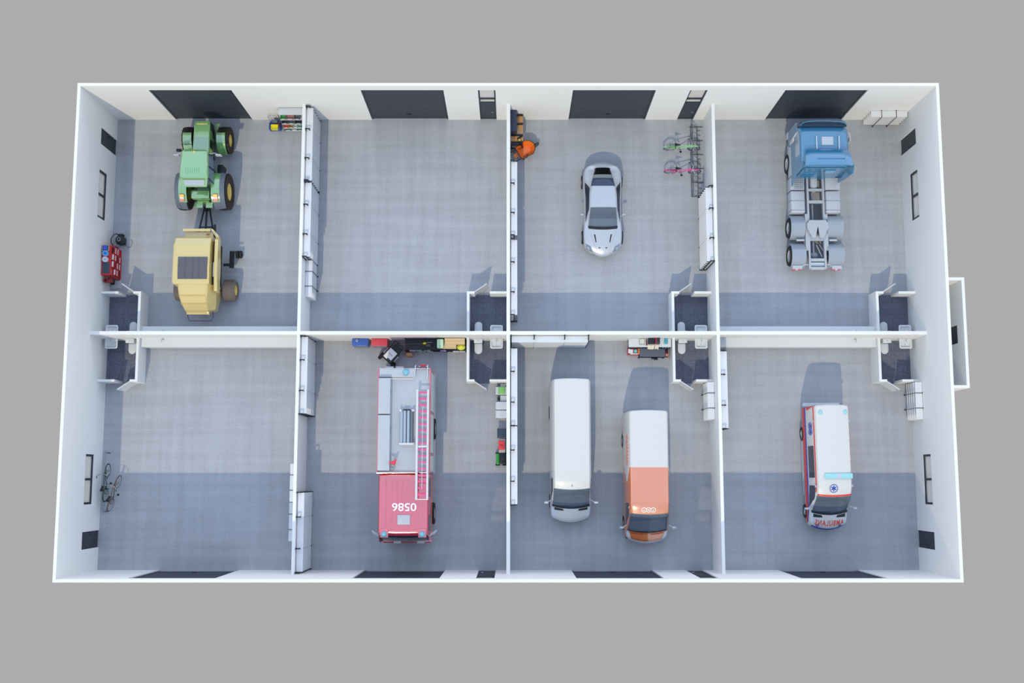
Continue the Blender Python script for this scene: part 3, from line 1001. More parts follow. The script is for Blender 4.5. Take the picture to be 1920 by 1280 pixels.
f.build('frame', BLACK, t, smooth=40)
for s in (-1, 1):
    MB().cyl((-.62, s * .275, .575), (-.78, s * .282, .635), .024).build('grip', BLACK, t)
MB().box(-.66, -.46, -.12, .12, .5, .53).build('tool_tray', ORG, t, bevel=.01)
MB().cyl((-.56, -.26, .52), (-.56, .26, .52), .012).build('tray_bar', BLACK, t)
w = MB().lathe([(.1, -.045), (.17, -.05), (.2, -.03), (.2, .03), (.17, .05), (.1, .045)], 28, TR(.62, 0, .2), axis='Y').build('wheel', mat('grey_tyre', (70, 74, 82), .8), t, smooth=40)
MB().lathe([(.001, -.03), (.11, -.03), (.11, .03), (.001, .03)], 20, TR(.62, 0, .2), axis='Y').build('hub', STEEL, w)

# ------------------------------------------------------------------ fire engine bay: chests, trolley, black rack
def tool_chest(label, x, colour, w=.76):
    t = thing('tool_chest', label, 'tool chest', (x, -.1, 0))
    MB().box(-w / 2, w / 2, -.33, 0, .1, .9).build('body', colour, t, bevel=.01)
    for i in range(5):
        d = MB().box(-w / 2 + .02, w / 2 - .02, -.345, -.33, .13 + i * .15, .27 + i * .15).build('drawer', colour, t)
        MB().box(-w / 2 + .06, w / 2 - .06, -.36, -.345, .235 + i * .15, .255 + i * .15).build('drawer_handle', STEEL, d)
    MB().rbox(-w / 2 - .01, w / 2 + .01, -.345, .0, .9, .955, .012).build('lid', colour, t, smooth=40)
    for sx in (-1, 1):
        for sy in (-.28, -.05):
            MB().cyl((sx * (w / 2 - .07), sy - .02, .05), (sx * (w / 2 - .07), sy + .02, .05), .05).box(sx * (w / 2 - .07) - .03, sx * (w / 2 - .07) + .03, sy - .03, sy + .03, .09, .1).build('caster', RUBBER, t)
    return t
BLUC = mat('blue_tool_paint', (54, 94, 176), 0.4, coat=.3)
REDC = mat('red_chest_paint', (204, 62, 76), 0.4, coat=.3)
tool_chest('blue tool chest on castors at the cross wall', -7.28, BLUC)
tool_chest('red tool chest on castors beside the blue one', -6.33, REDC)
t = thing('padlock_can', 'small round white can standing on the blue tool chest', 'can', (-7.42, -.2, .956))
MB().lathe([(.001, 0), (.055, 0), (.055, .12), (.05, .125), (.001, .125)], 20).build('can_body', TRIMW, t, smooth=40)
MB().lathe([(.03, .125), (.03, .14), (.001, .14)], 16).build('cap', DARK, t)

t = thing('generator', 'black wheeled generator with white top panel behind the fire engine', 'generator', (-5.80, -.86, 0), math.radians(-42))
MB().rbox(-.3, .3, -.32, .3, .22, .72, .05).build('housing', mat('soft_black', (44, 46, 52), .4), t, smooth=40)
MB().box(-.22, .22, -.2, .26, .72, .735).box(-.22, .0, -.28, -.2, .72, .735).build('top_panel', TRIMW, t)
MB().box(-.14, .1, .0, .02, .735, .74).build('badge', BLACK, t)
MB().tube([(-.27, .28, .6), (-.27, .62, .82), (-.2, .68, .86), (.2, .68, .86), (.27, .62, .82), (.27, .28, .6)], .02, 8).build('handle', BLACK, t, smooth=40)
MB().prism([(-.24, .3), (.24, .3), (.21, .58), (-.21, .58)], .5, .53).build('rear_shelf', DARK, t)
for x, y in ((-.38, -.34), (.38, -.34)):
    w = MB().lathe([(.07, -.06), (.17, -.07), (.2, -.04), (.2, .04), (.17, .07), (.07, .06)], 28, TR(x, y, .2), axis='X').build('wheel', RUBBER, t, smooth=40)
    MB().lathe([(.001, -.05), (.08, -.05), (.08, .05), (.001, .05)], 16, TR(x, y, .2), axis='X').build('hub', STEEL, w)
MB().cyl((-.38, -.34, .2), (.38, -.34, .2), .02).build('axle', BLACK, t)
for s in (-1, 1):
    MB().rbox(s * .33 - .03, s * .33 + .03, -.16, .18, .4, .62, .03).build('side_light', CHROME, t, smooth=40)
    MB().box(s * .2 - .03, s * .2 + .03, .2, .26, 0, .22).build('foot', RUBBER, t)

t = thing('storage_rack', 'long black storage rack with tools and boxes along the cross wall, left of the toilet', 'rack', (-3.6, -.09, 0))
BK = mat('rack_black', (30, 34, 42), 0.55)
for z in (.1, .5, .9):
    MB().box(-1.46, 1.48, -.56, -.01, z, z + .03).build('shelf', BK, t)
for x in (-1.48, -.48, .5, 1.46):
    for y in (-.58, -.03):
        MB().box(x, x + .05, y, y + .04, 0, 1.1 if y > -.1 else .93).build('post', BK, t)
MB().box(-1.46, 1.48, -.02, 0, .1, 1.05).build('back_panel', DARK, t)
# things on it
SANDB = mat('sand_cardboard', (216, 190, 148), 0.75, noise=.03)
def carton(label, x, y, z, w, d, h, m=SANDB, name='carton', cat='box', tape=True, rz=0.0, group=None):
    c = thing(name, label, cat, (x, y, z), rz, group)
    MB().box(-w / 2, w / 2, -d / 2, d / 2, 0, h).build('box_body', m, c, bevel=.006)
    if tape:
        MB().box(-w / 2 - .001, w / 2 + .001, -.025, .025, h * .75, h + .002).build('tape', mat('pale_tape', (200, 176, 134), .4), c)
    return c
carton('large sand coloured carton at the wall end of the black rack', -2.62, -.26, .93, .98, .3, .35)
for i in range(3):
    carton('flat sand coloured carton, %s of three in front of the large carton' % ('undermost', 'middle one', 'topmost')[i], -2.86 + .01 * i, -.52 + .03 * i, .93 + i * .075, .62 - .02 * i, .16, .07, tape=False, name='flat_carton', group='flat cartons on the black rack')
t = thing('safety_helmet', 'lime yellow helmet at the right end of the black rack', 'helmet', (-2.32, -.52, .93))
MB().ball((0, 0, .02), (.17, .12, .15), 20, half=True).build('shell', mat('lime_yellow', (222, 224, 70), .35), t, smooth=60)
MB().rings([[(.2 * math.cos(a), .145 * math.sin(a), z) for a in [2 * PI * k / 24 for k in range(24)]] for z in (0.01, .028)]).build('brim', mat('lime_yellow', (222, 224, 70), .35), t)
t = thing('jerrycan', 'pale mint plastic container in the middle of the black rack', 'container', (-3.32, -.38, .93))
MINT = mat('pale_mint', (196, 224, 196), .4)
MB().rbox(-.16, .16, -.22, .22, 0, .42, .045).build('container_body', MINT, t, smooth=40)
MB().cyl((.0, -.14, .42), (0, -.14, .46), .035).build('cap', mat('mint_cap', (120, 190, 110), .4), t)
t = thing('grass_trimmer', 'long grey and yellow grass trimmer lying across the black rack', 'trimmer', (-4.4, -.37, .98))
MB().cyl((-.95, -.02, .02), (.35, .02, .05), .016, seg=8).build('shaft', mat('bronze_tube', (96, 88, 78), .5), t)
MB().ball((.3, .03, .06), (.09, .06, .06), 14).build('collar', YEL, t, smooth=60)
MB().rbox(.36, .62, -.16, .0, -.02, .16, .04).build('motor', mat('warm_black', (70, 66, 66), .5), t, smooth=40)
MB().cyl((.36, .06, .05), (.66, .08, .05), .02).build('rear_grip', STEEL, t)
MB().ball((-.98, -.02, -.01), (.09, .09, .03), 14).build('cutting_head', BLACK, t, smooth=60)
PASTEL = [('lilac', (186, 160, 205)), ('grey blue', (150, 160, 190)), ('green', (130, 190, 130)), ('white', (214, 218, 222))]
for i, (x, z, ci, word) in enumerate(((-4.72, .53, 0, 'leftmost'), (-4.4, .53, 1, ''), (-4.0, .53, 0, 'middle'), (-3.2, .53, 0, 'rightmost'), (-4.3, .13, 2, 'left-hand'), (-3.9, .13, 2, 'right-hand'), (-2.6, .13, 3, 'left-hand'), (-2.28, .13, 3, 'right-hand'))):
    nm, col = PASTEL[ci]
    lvl = 'middle' if z > .3 else 'lowest'
    lab = ('%s %s storage box on the %s shelf of the black rack' % (word, nm, lvl)).strip()
    c = thing('storage_box', lab, 'box', (x, -.52, z), 0, 'pastel boxes in the black rack')
    m = mat('pastel_' + nm, col, .5)
    MB().box(-.14, .14, -.16, .2, 0, .15).build('box_body', m, c, bevel=.008)
    MB().box(-.15, .15, -.17, .21, .15, .18).build('box_lid', m, c, bevel=.008)
c = carton('small brown cardboard box on the floor at the left end of the black rack', -4.92, -.80, 0, .28, .2, .24, mat('brown_cardboard', (190, 138, 78), .75, noise=.04))

# crates along the middle partition
LG = mat('light_grey_plastic', (204, 207, 214), .45)
def crate(label, y, w, m=LG, h=.42, x=-.36, d=.5, lidm=None):
    c = thing('storage_crate', label, 'crate', (x, y, 0), 0, 'crates along the middle partition')
    MB().rings([[(-d / 2 + .03, -w / 2 + .03, 0), (d / 2 - .03, -w / 2 + .03, 0), (d / 2 - .03, w / 2 - .03, 0), (-d / 2 + .03, w / 2 - .03, 0)], [(-d / 2, -w / 2, h), (d / 2, -w / 2, h), (d / 2, w / 2, h), (-d / 2, w / 2, h)]]).build('crate_body', m, c)
    MB().rbox(-d / 2 - .02, d / 2 + .02, -w / 2 + .005, w / 2 - .005, h, h + .05, .03).build('lid', lidm or m, c, smooth=40)
    for s in (-1, 1):
        for q in (-.5, .5):
            MB().box(q * d * .9 - .03, q * d * .9 + .03, s * (w / 2) - .012, s * (w / 2) + .012, h - .05, h + .03).build('clip', DARK, c)
    return c
def low_shelf(label, y0, y1, x0=-.40, z=.34):
    c = thing('low_shelf', label, 'shelf', (x0, y0, 0))
    MB().box(0, .3, 0, y1 - y0, z - .03, z).build('top_board', RK, c)
    for y in (0, y1 - y0 - .03):
        MB().box(0, .3, y, y + .03, 0, z - .03).build('side_panel', RK, c)
    return c
low_shelf('small low grey shelf between the toilet wall and the green topped crate', -2.41, -2.25)
crate('light grey crate with a green box on it, nearest the toilet door', -2.62, .40)
t = thing('green_box', 'light green rounded box on top of the crate nearest the toilet door', 'box', (-.33, -2.61, .47))
MB().rbox(-.17, .15, -.19, .18, 0, .16, .05).build('box_body', mat('light_green', (128, 196, 110), .4), t, smooth=40)
MB().box(-.05, .05, -.02, .02, .16, .18).build('box_handle', mat('light_green', (128, 196, 110), .4), t)
low_shelf('low grey shelf between the green topped crate and grey crate pair', -3.13, -2.84)
t = thing('green_bottle', 'dark green bottle crate beside the low grey shelf', 'bottle', (-.5, -2.98, 0))
MB().lathe([(.001, 0), (.06, 0), (.06, .2), (.03, .26), (.025, .32), (.001, .32)], 16).build('bottle_body', mat('bottle_green', (24, 96, 70), .2), t, smooth=40)
MB().cyl((0, 0, .32), (0, 0, .35), .028).build('cap', BLACK, t)
crate('light grey crate, upper of the touching pair by the partition', -3.35, .40)
crate('light grey crate, lower of the touching pair by the partition', -3.77, .40)
crate('slate blue lidded crate by the partition below the grey pair', -4.70, .46, LG, .4, -.32, .42, mat('slate_lid', (52, 66, 84), .5))
low_shelf('low grey bench under the red box by the partition', -5.66, -4.96, -.46)
t = thing('red_box', 'rounded red box on the low grey bench by the partition', 'box', (-.33, -5.28, .34))
MB().rbox(-.16, .15, -.24, .22, 0, .2, .05).build('box_body', mat('coral_red', (220, 66, 70), .4), t, smooth=40)
MB().tube([(-.06, -.02, .2), (-.06, -.02, .235), (.06, -.02, .235), (.06, -.02, .2)], .01, 6).build('box_handle', BLACK, t)
t = thing('lawn_mower', 'green and black lawn mower by the partition, lowest in the row', 'lawn mower', (-.35, -5.95, 0))
MB().rbox(-.1, .24, -.26, .26, .1, .46, .05).build('engine', BLACK, t, smooth=40)
MB().rbox(-.24, -.08, -.27, .27, .08, .38, .05).build('deck', mat('mower_green', (40, 150, 50), .35), t, smooth=40)
MB().box(-.22, -.2, -.18, .18, .2, .34).build('front_grille', mat('lime_light', (110, 220, 100), .4), t)
for x in (-.18, .16):
    for y in (-.29, .29):
        MB().lathe([(.001, -.03), (.1, -.03), (.11, 0), (.1, .03), (.001, .03)], 20, TR(x, y, .1), axis='Y').build('wheel', RUBBER, t, smooth=40)
MB().cyl((.06, 0, .46), (.06, 0, .5), .09).build('starter_cap', DARK, t, smooth=40)

# ------------------------------------------------------------------ van bay: mechanic's bench
t = thing('mechanics_bench', 'long white topped workbench along the cross wall behind the orange van', 'workbench', (6.9, -.09, 0))
MB().box(-1.0, 1.08, -.42, 0, .9, .95).build('worktop', TRIMW, t, bevel=.005)
for x in (-.98, 0, 1.03):
    MB().box(x, x + .04, -.4, -.36, 0, .9).box(x, x + .04, -.05, -.01, 0, .9).box(x, x + .04, -.36, -.05, .5, .55).build('leg_frame', STEEL, t)
MB().box(-.98, 1.07, -.4, -.02, .25, .28).build('lower_shelf', STEEL, t)
t = thing('red_tool_box', 'red tool box with open tray at left end of the white bench', 'tool box', (6.2, -.68, 0))
MB().box(-.3, .3, -.14, .14, 0, .5).build('body', RED, t, bevel=.01)
MB().box(-.28, -.2, -.14, .12, .5, .56).box(-.28, .28, -.14, -.1, .5, .56).box(-.2, -.05, -.09, .1, .5, .54).build('tray', DRAWERW, t)
MB().box(.0, .14, -.06, .08, .5, .57).build('cup', mat('aqua', (110, 200, 200), .4), t)
MB().box(.2, .29, -.14, .13, .5, .57).build('divider', mat('bright_orange', (240, 140, 50), .4), t)
t = thing('parts_trolley', 'low dark grey work trolley in front of the white bench', 'trolley', (7.12, -.74, 0))
MB().box(-.66, .6, -.22, .2, .62, .66).build('top', mat('slate_top', (88, 94, 106), .6, noise=.05), t, bevel=.005)
MB().box(-.66, .6, -.22, .2, .2, .23).build('shelf', BLACK, t)
for x in (-.66, .56):
    for y in (-.24, .17):
        MB().box(x, x + .04, y, y + .04, .08, .62).build('post', BLACK, t)
        MB().cyl((x + .02, y + .005, .04), (x + .02, y + .035, .04), .04).build('caster', RUBBER, t)
MB().box(-.05, .14, -.3, -.22, .3, .36).box(.1, .28, -.33, -.22, .24, .3).build('front_lock', BLACK, t)
t = thing('tyre_trim', 'black grooved cushion pad with dark ribs on the white bench', 'engine part', (7.0, -.24, .95))
MB().rbox(-.17, .17, -.15, .14, 0, .2, .04).build('block', mat('engine_black', (38, 42, 52), .45), t, smooth=40)
for i in range(4):
    MB().box(-.15 + i * .085, -.1 + i * .085, -.14, .13, .2, .225).build('rib', DARK, t)
t = thing('exhaust_box', 'upright dark grey case with pink red edge on the white bench', 'case', (7.3, -.22, .95))
MB().rbox(-.08, .1, -.17, .17, 0, .3, .03).build('case_body', mat('case_grey', (60, 66, 76), .5), t, smooth=40)
MB().rbox(-.12, -.085, -.17, .16, 0, .29, .015).build('case_edge', mat('crimson', (214, 50, 90), .4), t, smooth=40)
MB().box(-.02, .04, -.06, .06, .3, .32).build('case_handle', BLACK, t)
t = thing('red_clamp', 'small dark red clamp left of the black block on white bench', 'clamp', (6.77, -.27, .95))
MB().box(-.03, .03, -.16, .14, 0, .06).box(-.03, .03, -.16, -.11, .06, .14).build('jaw', mat('dark_red_paint', (120, 24, 36), .4), t)
MB().cyl((0, -.1, .1), (0, .16, .1), .012).build('screw', STEEL, t)
t = thing('picture_frame', 'flat square tray with white lining on the white bench', 'tray', (6.55, -.24, .95))
MB().box(-.12, .12, -.14, .13, 0, .015).build('lining', mat('cream_paper', (214, 216, 206), .7), t)
MB().box(-.135, -.12, -.155, .145, 0, .04).box(.12, .135, -.155, .145, 0, .04).box(-.12, .12, -.155, -.14, 0, .04).box(-.12, .12, .13, .145, 0, .04).build('rim', STEEL, t)
t = thing('teal_box', 'flat teal box at the right end of the white bench', 'box', (7.72, -.2, .95))
MB().rbox(-.085, .085, -.16, .14, 0, .07, .012).build('box_body', mat('teal_blue', (74, 160, 180), .4), t, smooth=40)
MB().box(-.087, .087, -.02, .0, .03, .075).build('band', mat('teal_dark', (50, 130, 150), .4), t)
RAG = mat('cream_cloth', (226, 216, 196), .9, noise=.1)
for i, (x, w) in enumerate(((6.98, .3), (7.28, .2))):
    t = thing('cleaning_rag', ('crumpled cream rag hanging over the bench edge below black block', 'smaller cream rag on the bench edge below the dark grey case')[i], 'rag', (x, -.46, .96), 0, 'cream rags on the white bench')
    mb = MB()
    rg = random.Random(i + 3)
    n = 7
    ring0 = []
    v = []
    for a in range(n):
        for b in range(n):
            u, q = a / (n - 1) - .5, b / (n - 1) - .5
            z = .0 if q > -.1 else -abs(q + .1) * .5
            v.append((u * w + rg.uniform(-.02, .02), q * .28 + rg.uniform(-.02, .02), z + rg.uniform(0.005, .05)))
    vb = [(p[0], p[1], p[2] - .012) for p in v]
    N = n * n
    f = [(a * n + b, a * n + b + 1, (a + 1) * n + b + 1, (a + 1) * n + b) for a in range(n - 1) for b in range(n - 1)]
    rim = list(range(n)) + [k * n + n - 1 for k in range(1, n)] + [(n - 1) * n + k for k in range(n - 2, -1, -1)] + [k * n for k in range(n - 2, 0, -1)]
    f2 = [(p + N, q + N, r + N, s + N) for p, q, r, s in f] + [(rim[k], rim[(k + 1) % len(rim)], rim[(k + 1) % len(rim)] + N, rim[k] + N) for k in range(len(rim))]
    mb.add(v + vb, f + f2)
    mb.build('cloth', RAG, t, smooth=60)
t = thing('red_jack', 'small red and black floor jack at the right end of the dark trolley', 'jack', (7.86, -.78, 0))
MB().box(-.07, .07, -.14, .16, .04, .18).build('body', mat('dark_red_paint', (120, 24, 36), .4), t, bevel=.01)
MB().lathe([(.001, .18), (.06, .18), (.07, .24), (.001, .24)], 16, TR(0, -.04, 0)).build('saddle', mat('pale_rose', (226, 150, 140), .4), t)
for y in (-.1, .12):
    MB().cyl((-.085, y, .045), (.085, y, .045), .045).build('wheel', BLACK, t)
t = thing('spray_bottles', 'short row of teal topped bottles on a shelf bar right end of bench', 'bottle rack', (7.72, -.52, 0))
MB().box(-.2, .2, -.05, .05, .0, .8).build('stand', BLACK, t)
for i in range(3):
    MB().lathe([(.001, .8), (.035, .8), (.035, .9), (.015, .94), (.001, .94)], 12, TR(-.13 + i * .13, 0, 0)).build('bottle', mat('teal_blue', (74, 160, 180), .4), t, smooth=40)
# ------------------------------------------------------------------ vehicles: shared pieces
TYRE = mat('tyre_rubber', (30, 31, 34), 0.75, noise=0.15, scale=25)
RIM = mat('rim_silver', (170, 174, 180), 0.35, 0.5)


def road_wheel(parent, x, y, r, wd, rim=None, spokes=6):
    s = 1 if x > 0 else -1
    w = MB().lathe([(r * .6, -wd / 2), (r * .93, -wd / 2), (r, -wd * .36), (r, wd * .36), (r * .93, wd / 2), (r * .6, wd / 2)], 36, TR(x, y, r), axis='X').build('wheel', TYRE, parent, smooth=35)
    h = MB().lathe([(r * .62, -wd * .46), (r * .62, wd * .46), (r * .55, wd * .46), (r * .5, wd * .2 * s if s > 0 else wd * .46), (.001, wd * .3)] if s > 0 else [(r * .62, wd * .46), (r * .62, -wd * .46), (r * .55, -wd * .46), (r * .5, -wd * .2), (.001, -wd * .3)], 28, TR(x, y, r), axis='X')
    for k in range(spokes):
        a = 2 * PI * k / spokes
        h.cyl((x + s * wd * .34, y + r * .15 * math.cos(a), r + r * .15 * math.sin(a)), (x + s * wd * .36, y + r * .55 * math.cos(a), r + r * .55 * math.sin(a)), r * .06, seg=6)
    h.build('rim', rim or RIM, w, smooth=35)
    return w


def van_stations(w, yr, yf, H, wt, wb, hood):
    def full(k, h, z):
        return [(.88 * w * k, .34), (w * k, .46), (w * k, .85), (.99 * w * k, .46 * h), (.955 * w * k, .72 * h), (.90 * w * k, .90 * h), (.82 * w * k, .985 * h), (.45 * w * k, .998 * h), (0, h)]
    def nose(k, t, lo=.34):
        return [(.86 * w * k, lo), (w * k, lo + .1), (w * k, .62 if t > .9 else t * .6), (.99 * w * k, t * .74), (.97 * w * k, t * .86), (.93 * w * k, t * .94), (.82 * w * k, t * .985), (.45 * w * k, t), (0, t + .015)]
    base = nose(1.0, hood)
    base = [(.88 * w, .34), (w, .46), (w, .85), (.99 * w, hood * .82), (.96 * w, hood * .90), (.92 * w, hood * .96), (.80 * w, hood), (.45 * w, hood + .02), (0, hood + .03)]
    return [(yr - .05, full(.95, H * .97, 0), -.05), (yr - .09, full(.985, H * .99, 0), -.04), (yr - .25, full(1, H, 0)), ((yr + wt) / 2, full(1, H, 0)), (wt + .75, full(1, H, 0), .02), (wt + .08, full(.99, H * .915, 0), .09),
            (wb + .12, base, .15), (yf + .66, nose(.99, hood - .12), .17), (yf + .40, nose(.955, hood - .28), .22), (yf + .27, nose(.90, .70), .24), (yf + .22, nose(.82, .58), .22)]


def seat(parent, x, y, z, m, flip=1):
    s = MB().rbox(x - .25, x + .25, y - .22, y + .25, z, z + .14, .05)
    s.rbox(x - .24, x + .24, y + .2, y + .34, z + .1, z + .72, .05).rbox(x - .14, x + .14, y + .22, y + .32, z + .74, z + .95, .04)
    return s.build('seat', m, parent, smooth=40)


INTER = mat('cabin_grey', (165, 172, 182), 0.7)
DASH = mat('dashboard_grey', (128, 138, 152), 0.6)
SEATM = mat('seat_fabric', (205, 208, 210), 0.8)


def van(name, label, cat, x, y, rz, w, yr, yf, H, wt, wb, hood, paint, matfn=None, mats=None, ks=4, kt=2, lights='low'):
    t = thing(name, label, cat, (x, y, 0), rz)
    B = Body(van_stations(w, yr, yf, H, wt, wb, hood))
    mb = MB()
    B.mesh(mb, ks, kt, holes=[(5, 6, 5.5, 10.5)])
    if matfn:
        mb.fm = [matfn(*[sum(mb.v[i][k] for i in f) / len(f) for k in range(3)]) for f in mb.f]
    body = mb.build('body', mats or paint, t, smooth=40)
    mb = MB(); B.patch(mb, ((4.97, 5.45), (6.02, 5.3), (6.02, 10.7), (4.97, 10.55)), .012, 10, 16); mb.build('windscreen', AUTO, t, smooth=40)
    # dark rubber seal and scuttle under the glass
    mb = MB(); B.patch(mb, ((5.98, 5.0), (6.22, 5.3), (6.22, 10.7), (5.98, 11.0)), .016, 4, 16); mb.build('scuttle', DARK, t, smooth=40)
    for q in (0, 1):
        f = (lambda T: T) if q == 0 else (lambda T: 16 - T)
        mb = MB(); B.patch(mb, ((4.25, f(3.35)), (5.75, f(3.3)), (5.2, f(4.75)), (4.25, f(4.8))), .01, 8, 6); mb.build('side_window', DGLASS, t, smooth=40)
        mb = MB(); B.patch(mb, ((6.5, f(5.1)), (8.2, f(4.6)), (8.2, f(6.3)), (7.0, f(6.0))), .014, 6, 6); mb.build('headlight', mat('headlight_lens', (206, 214, 222), .1, coat=.5), t, smooth=40)
        sx = -1 if q == 0 else 1
        mr = MB().cyl((sx * w * .97, wb + .3, hood + .1), (sx * (w + .14), wb + .2, hood + .22), .025).rbox(sx * (w + .2) - .1, sx * (w + .2) + .1, wb + .14, wb + .24, hood + .08, hood + .36, .04)
        mr.build('wing_mirror', mat('mirror_grey', (186, 192, 200), .35), t, smooth=40)
        mb = MB(); B.patch(mb, ((.02, f(3.0)), (.3, f(2.6)), (.3, f(4.0)), (.02, f(4.1))), .01, 3, 4); mb.build('tail_light', mat('tail_red', (180, 30, 34), .3), t, smooth=40)
    for yy in (yr - (yr - yf) * .22, yf + (yr - yf) * .155):
        for sx in (-1, 1):
            road_wheel(t, sx * (w - .10), yy, .345, .24)
    MB().box(-w * .9, w * .9, wb + .0, wb + .5, hood - .35, hood - .12).rbox(.2, .68, wb + .38, wb + .55, hood - .2, hood - .02, .04).build('dashboard', DASH, t)
    MB().tube([(.42 + .19 * math.cos(a), wb + .72, hood - .1 + .19 * math.sin(a)) for a in [2 * PI * k / 24 for k in range(24)]], .018, 6, closed=True).build('steering_wheel', BLACK, t, smooth=60)
    MB().box(-w * .92, w * .92, wb + .3, wt + 1.1, .5, .6).box(-w * .9, w * .9, wt + 1.1, wt + 1.14, .6, H * .85).build('cabin_floor', INTER, t)
    for sx in (-.42, .42):
        seat(t, sx, wb + 1.15, .85, SEATM)
    wp = MB()
    n = B.nrm(5.9, 8)
    for a, b in (((6.0, 6.0), (5.86, 8.0)), ((6.0, 8.4), (5.86, 10.2))):
        pts = [B.ev(a[0] + (b[0] - a[0]) * k / 6, a[1] + (b[1] - a[1]) * k / 6) + B.nrm(a[0] + (b[0] - a[0]) * k / 6, a[1] + (b[1] - a[1]) * k / 6) * .03 for k in range(7)]
        wp.tube(pts, .012, 6)
    wp.build('wiper', BLACK, t)
    return t, B, body


def bpatch(t, B, name, m, quad, off=.01, nu=10, nv=4):
    mb = MB()
    B.patch(mb, quad, off, nu, nv)
    return mb.build(name, m, t, smooth=40)


VANW = mat('white_van_paint', (206, 204, 200), 0.35, coat=.3)
# ---- white van
t, B, body = van('delivery_van', 'plain white long wheelbase van, all white from roof to bumper', 'van', 3.0, -5.6, 0, .985, 3.42, -3.44, 2.55, -1.82, -2.62, 1.22, VANW)
for f in (lambda T: T, lambda T: 16 - T):
    bpatch(t, B, 'hood_intake', DARK, ((6.3, f(6.0)), (6.75, f(6.0)), (6.6, f(7.25)), (6.3, f(7.1))), .012, 4, 6)
bpatch(t, B, 'grille', mat('grille_grey', (96, 104, 116), .5), ((9.0, 5), (9.5, 4.6), (9.5, 11.4), (9.0, 11)), .012, 4, 10)
MB().cyl((.0, -1.66, 2.42), (-.01, -1.60, 2.48), .012).build('aerial', BLACK, t)
for s in (2.05, 3.9):
    bpatch(t, B, 'door_gap', mat('gap_grey', (172, 178, 186), .6), ((s, 2.2), (s + .015, 2.2), (s + .015, 5.3), (s, 5.3)), .004, 1, 8)
bpatch(t, B, 'side_rail', mat('gap_grey', (172, 178, 186), .6), ((2.1, 3.0), (3.4, 3.0), (3.4, 3.06), (2.1, 3.06)), .01, 8, 1)

# ---- orange and white van
ORV = mat('orange_van_paint', (216, 116, 46), 0.35, coat=1.0, coat_ior=2.8)
yb = 6.85 - 6.41
vy = -6.86
def vanfn(x, y, z):
    return 1 if y < -6.41 - vy - (0.0 if z > 2.25 else .0) else 0
t, B, body = van('delivery_van', 'van with orange cab and white load body, right of the white van', 'van', 6.63, vy, 0, 1.04, 3.18, -3.16, 2.45, -1.72, -2.54, 1.25, VANW, vanfn, [VANW, ORV], ks=8, kt=4)
for f, nm in ((lambda T: T, 'l'), (lambda T: 16 - T, 'r')):
    bpatch(t, B, 'white_flash', VANW, ((B.s_at(.5, f(4)), f(2.9)), (B.s_at(-.2, f(4)), f(3.9)), (B.s_at(-.2, f(4)), f(4.1)), (B.s_at(.5, f(4)), f(5.2))), .006, 8, 8)
    bpatch(t, B, 'orange_flank', ORV, ((2.2, f(1.0)), (3.5, f(1.0)), (3.5, f(2.2)), (3.2, f(1.9))), .005, 10, 4)
bpatch(t, B, 'hood_slot', mat('hood_slot_orange', (186, 78, 44), .5), ((7.0, 6.2), (7.22, 6.2), (7.22, 7.6), (7.0, 7.6)), .008, 3, 6)
bpatch(t, B, 'hood_slot', mat('hood_slot_orange', (186, 78, 44), .5), ((7.0, 8.4), (7.22, 8.4), (7.22, 9.8), (7.0, 9.8)), .008, 3, 6)
bpatch(t, B, 'bumper_plate', mat('bumper_silver', (192, 200, 212), .35), ((8.35, 5.2), (9.2, 5.0), (9.2, 11.0), (8.35, 10.8)), .012, 5, 14)
for f in (lambda T: T, lambda T: 16 - T):
    bpatch(t, B, 'bumper_corner', mat('bumper_dark', (66, 76, 92), .5), ((8.3, f(1.2)), (9.6, f(1.2)), (9.2, f(4.9)), (8.45, f(4.6))), .012, 8, 8)
bv = bvh_of(body)
RINGW = mat('white_decal', (240, 236, 232), .4)
# three linked rings above the windscreen, each with its letter
mb = MB()
for k, ch in ((-1, 'T'), (0, 'N'), (1, 'T')):
    cx, cy = -.05 + k * .215, -1.50
    ring = []
    for a in range(28):
        c, s_ = math.cos(2 * PI * a / 28), math.sin(2 * PI * a / 28)
        ring.append((c, s_))
    v = [(cx + .122 * c, cy + .122 * s_, 3) for c, s_ in ring] + [(cx + .09 * c, cy + .09 * s_, 3) for c, s_ in ring]
    mb.add(v, [(i, (i + 1) % 28, 28 + (i + 1) % 28, 28 + i) for i in range(28)])
drape(mb, bv, .010).build('ring_logo', RINGW, t)
for k, ch in ((-1, 'T'), (0, 'N'), (1, 'T')):
    tm = text_mb(ch, .13, TR(-.05 + k * .215, -1.50, 3) @ RZ(PI), depth=0, bold=.04)
    drape(tm, bv, .008).build('logo_letter', RINGW, t)
# chain of small rings on the left shoulder
PINKD = mat('salmon_decal', (226, 150, 130), .4)
mb = MB()
for i in range(9):
    s0 = B.s_at(1.95 - i * .158, 4.3)
    cc = B.ev(s0, 4.3)
    nn = B.nrm(s0, 4.3)
    u = Vector((0, 1, 0)); v2 = nn.cross(u).normalized()
    pts = [cc + nn * .012 + u * .07 * math.cos(a) + v2 * .16 * math.sin(a) for a in [2 * PI * k / 20 for k in range(20)]]
    mb.tube(pts, .016, 5, closed=True)
    mb.ball(tuple(cc + nn * .008), .022, 8)
mb.build('side_emblem_chain', PINKD, t)

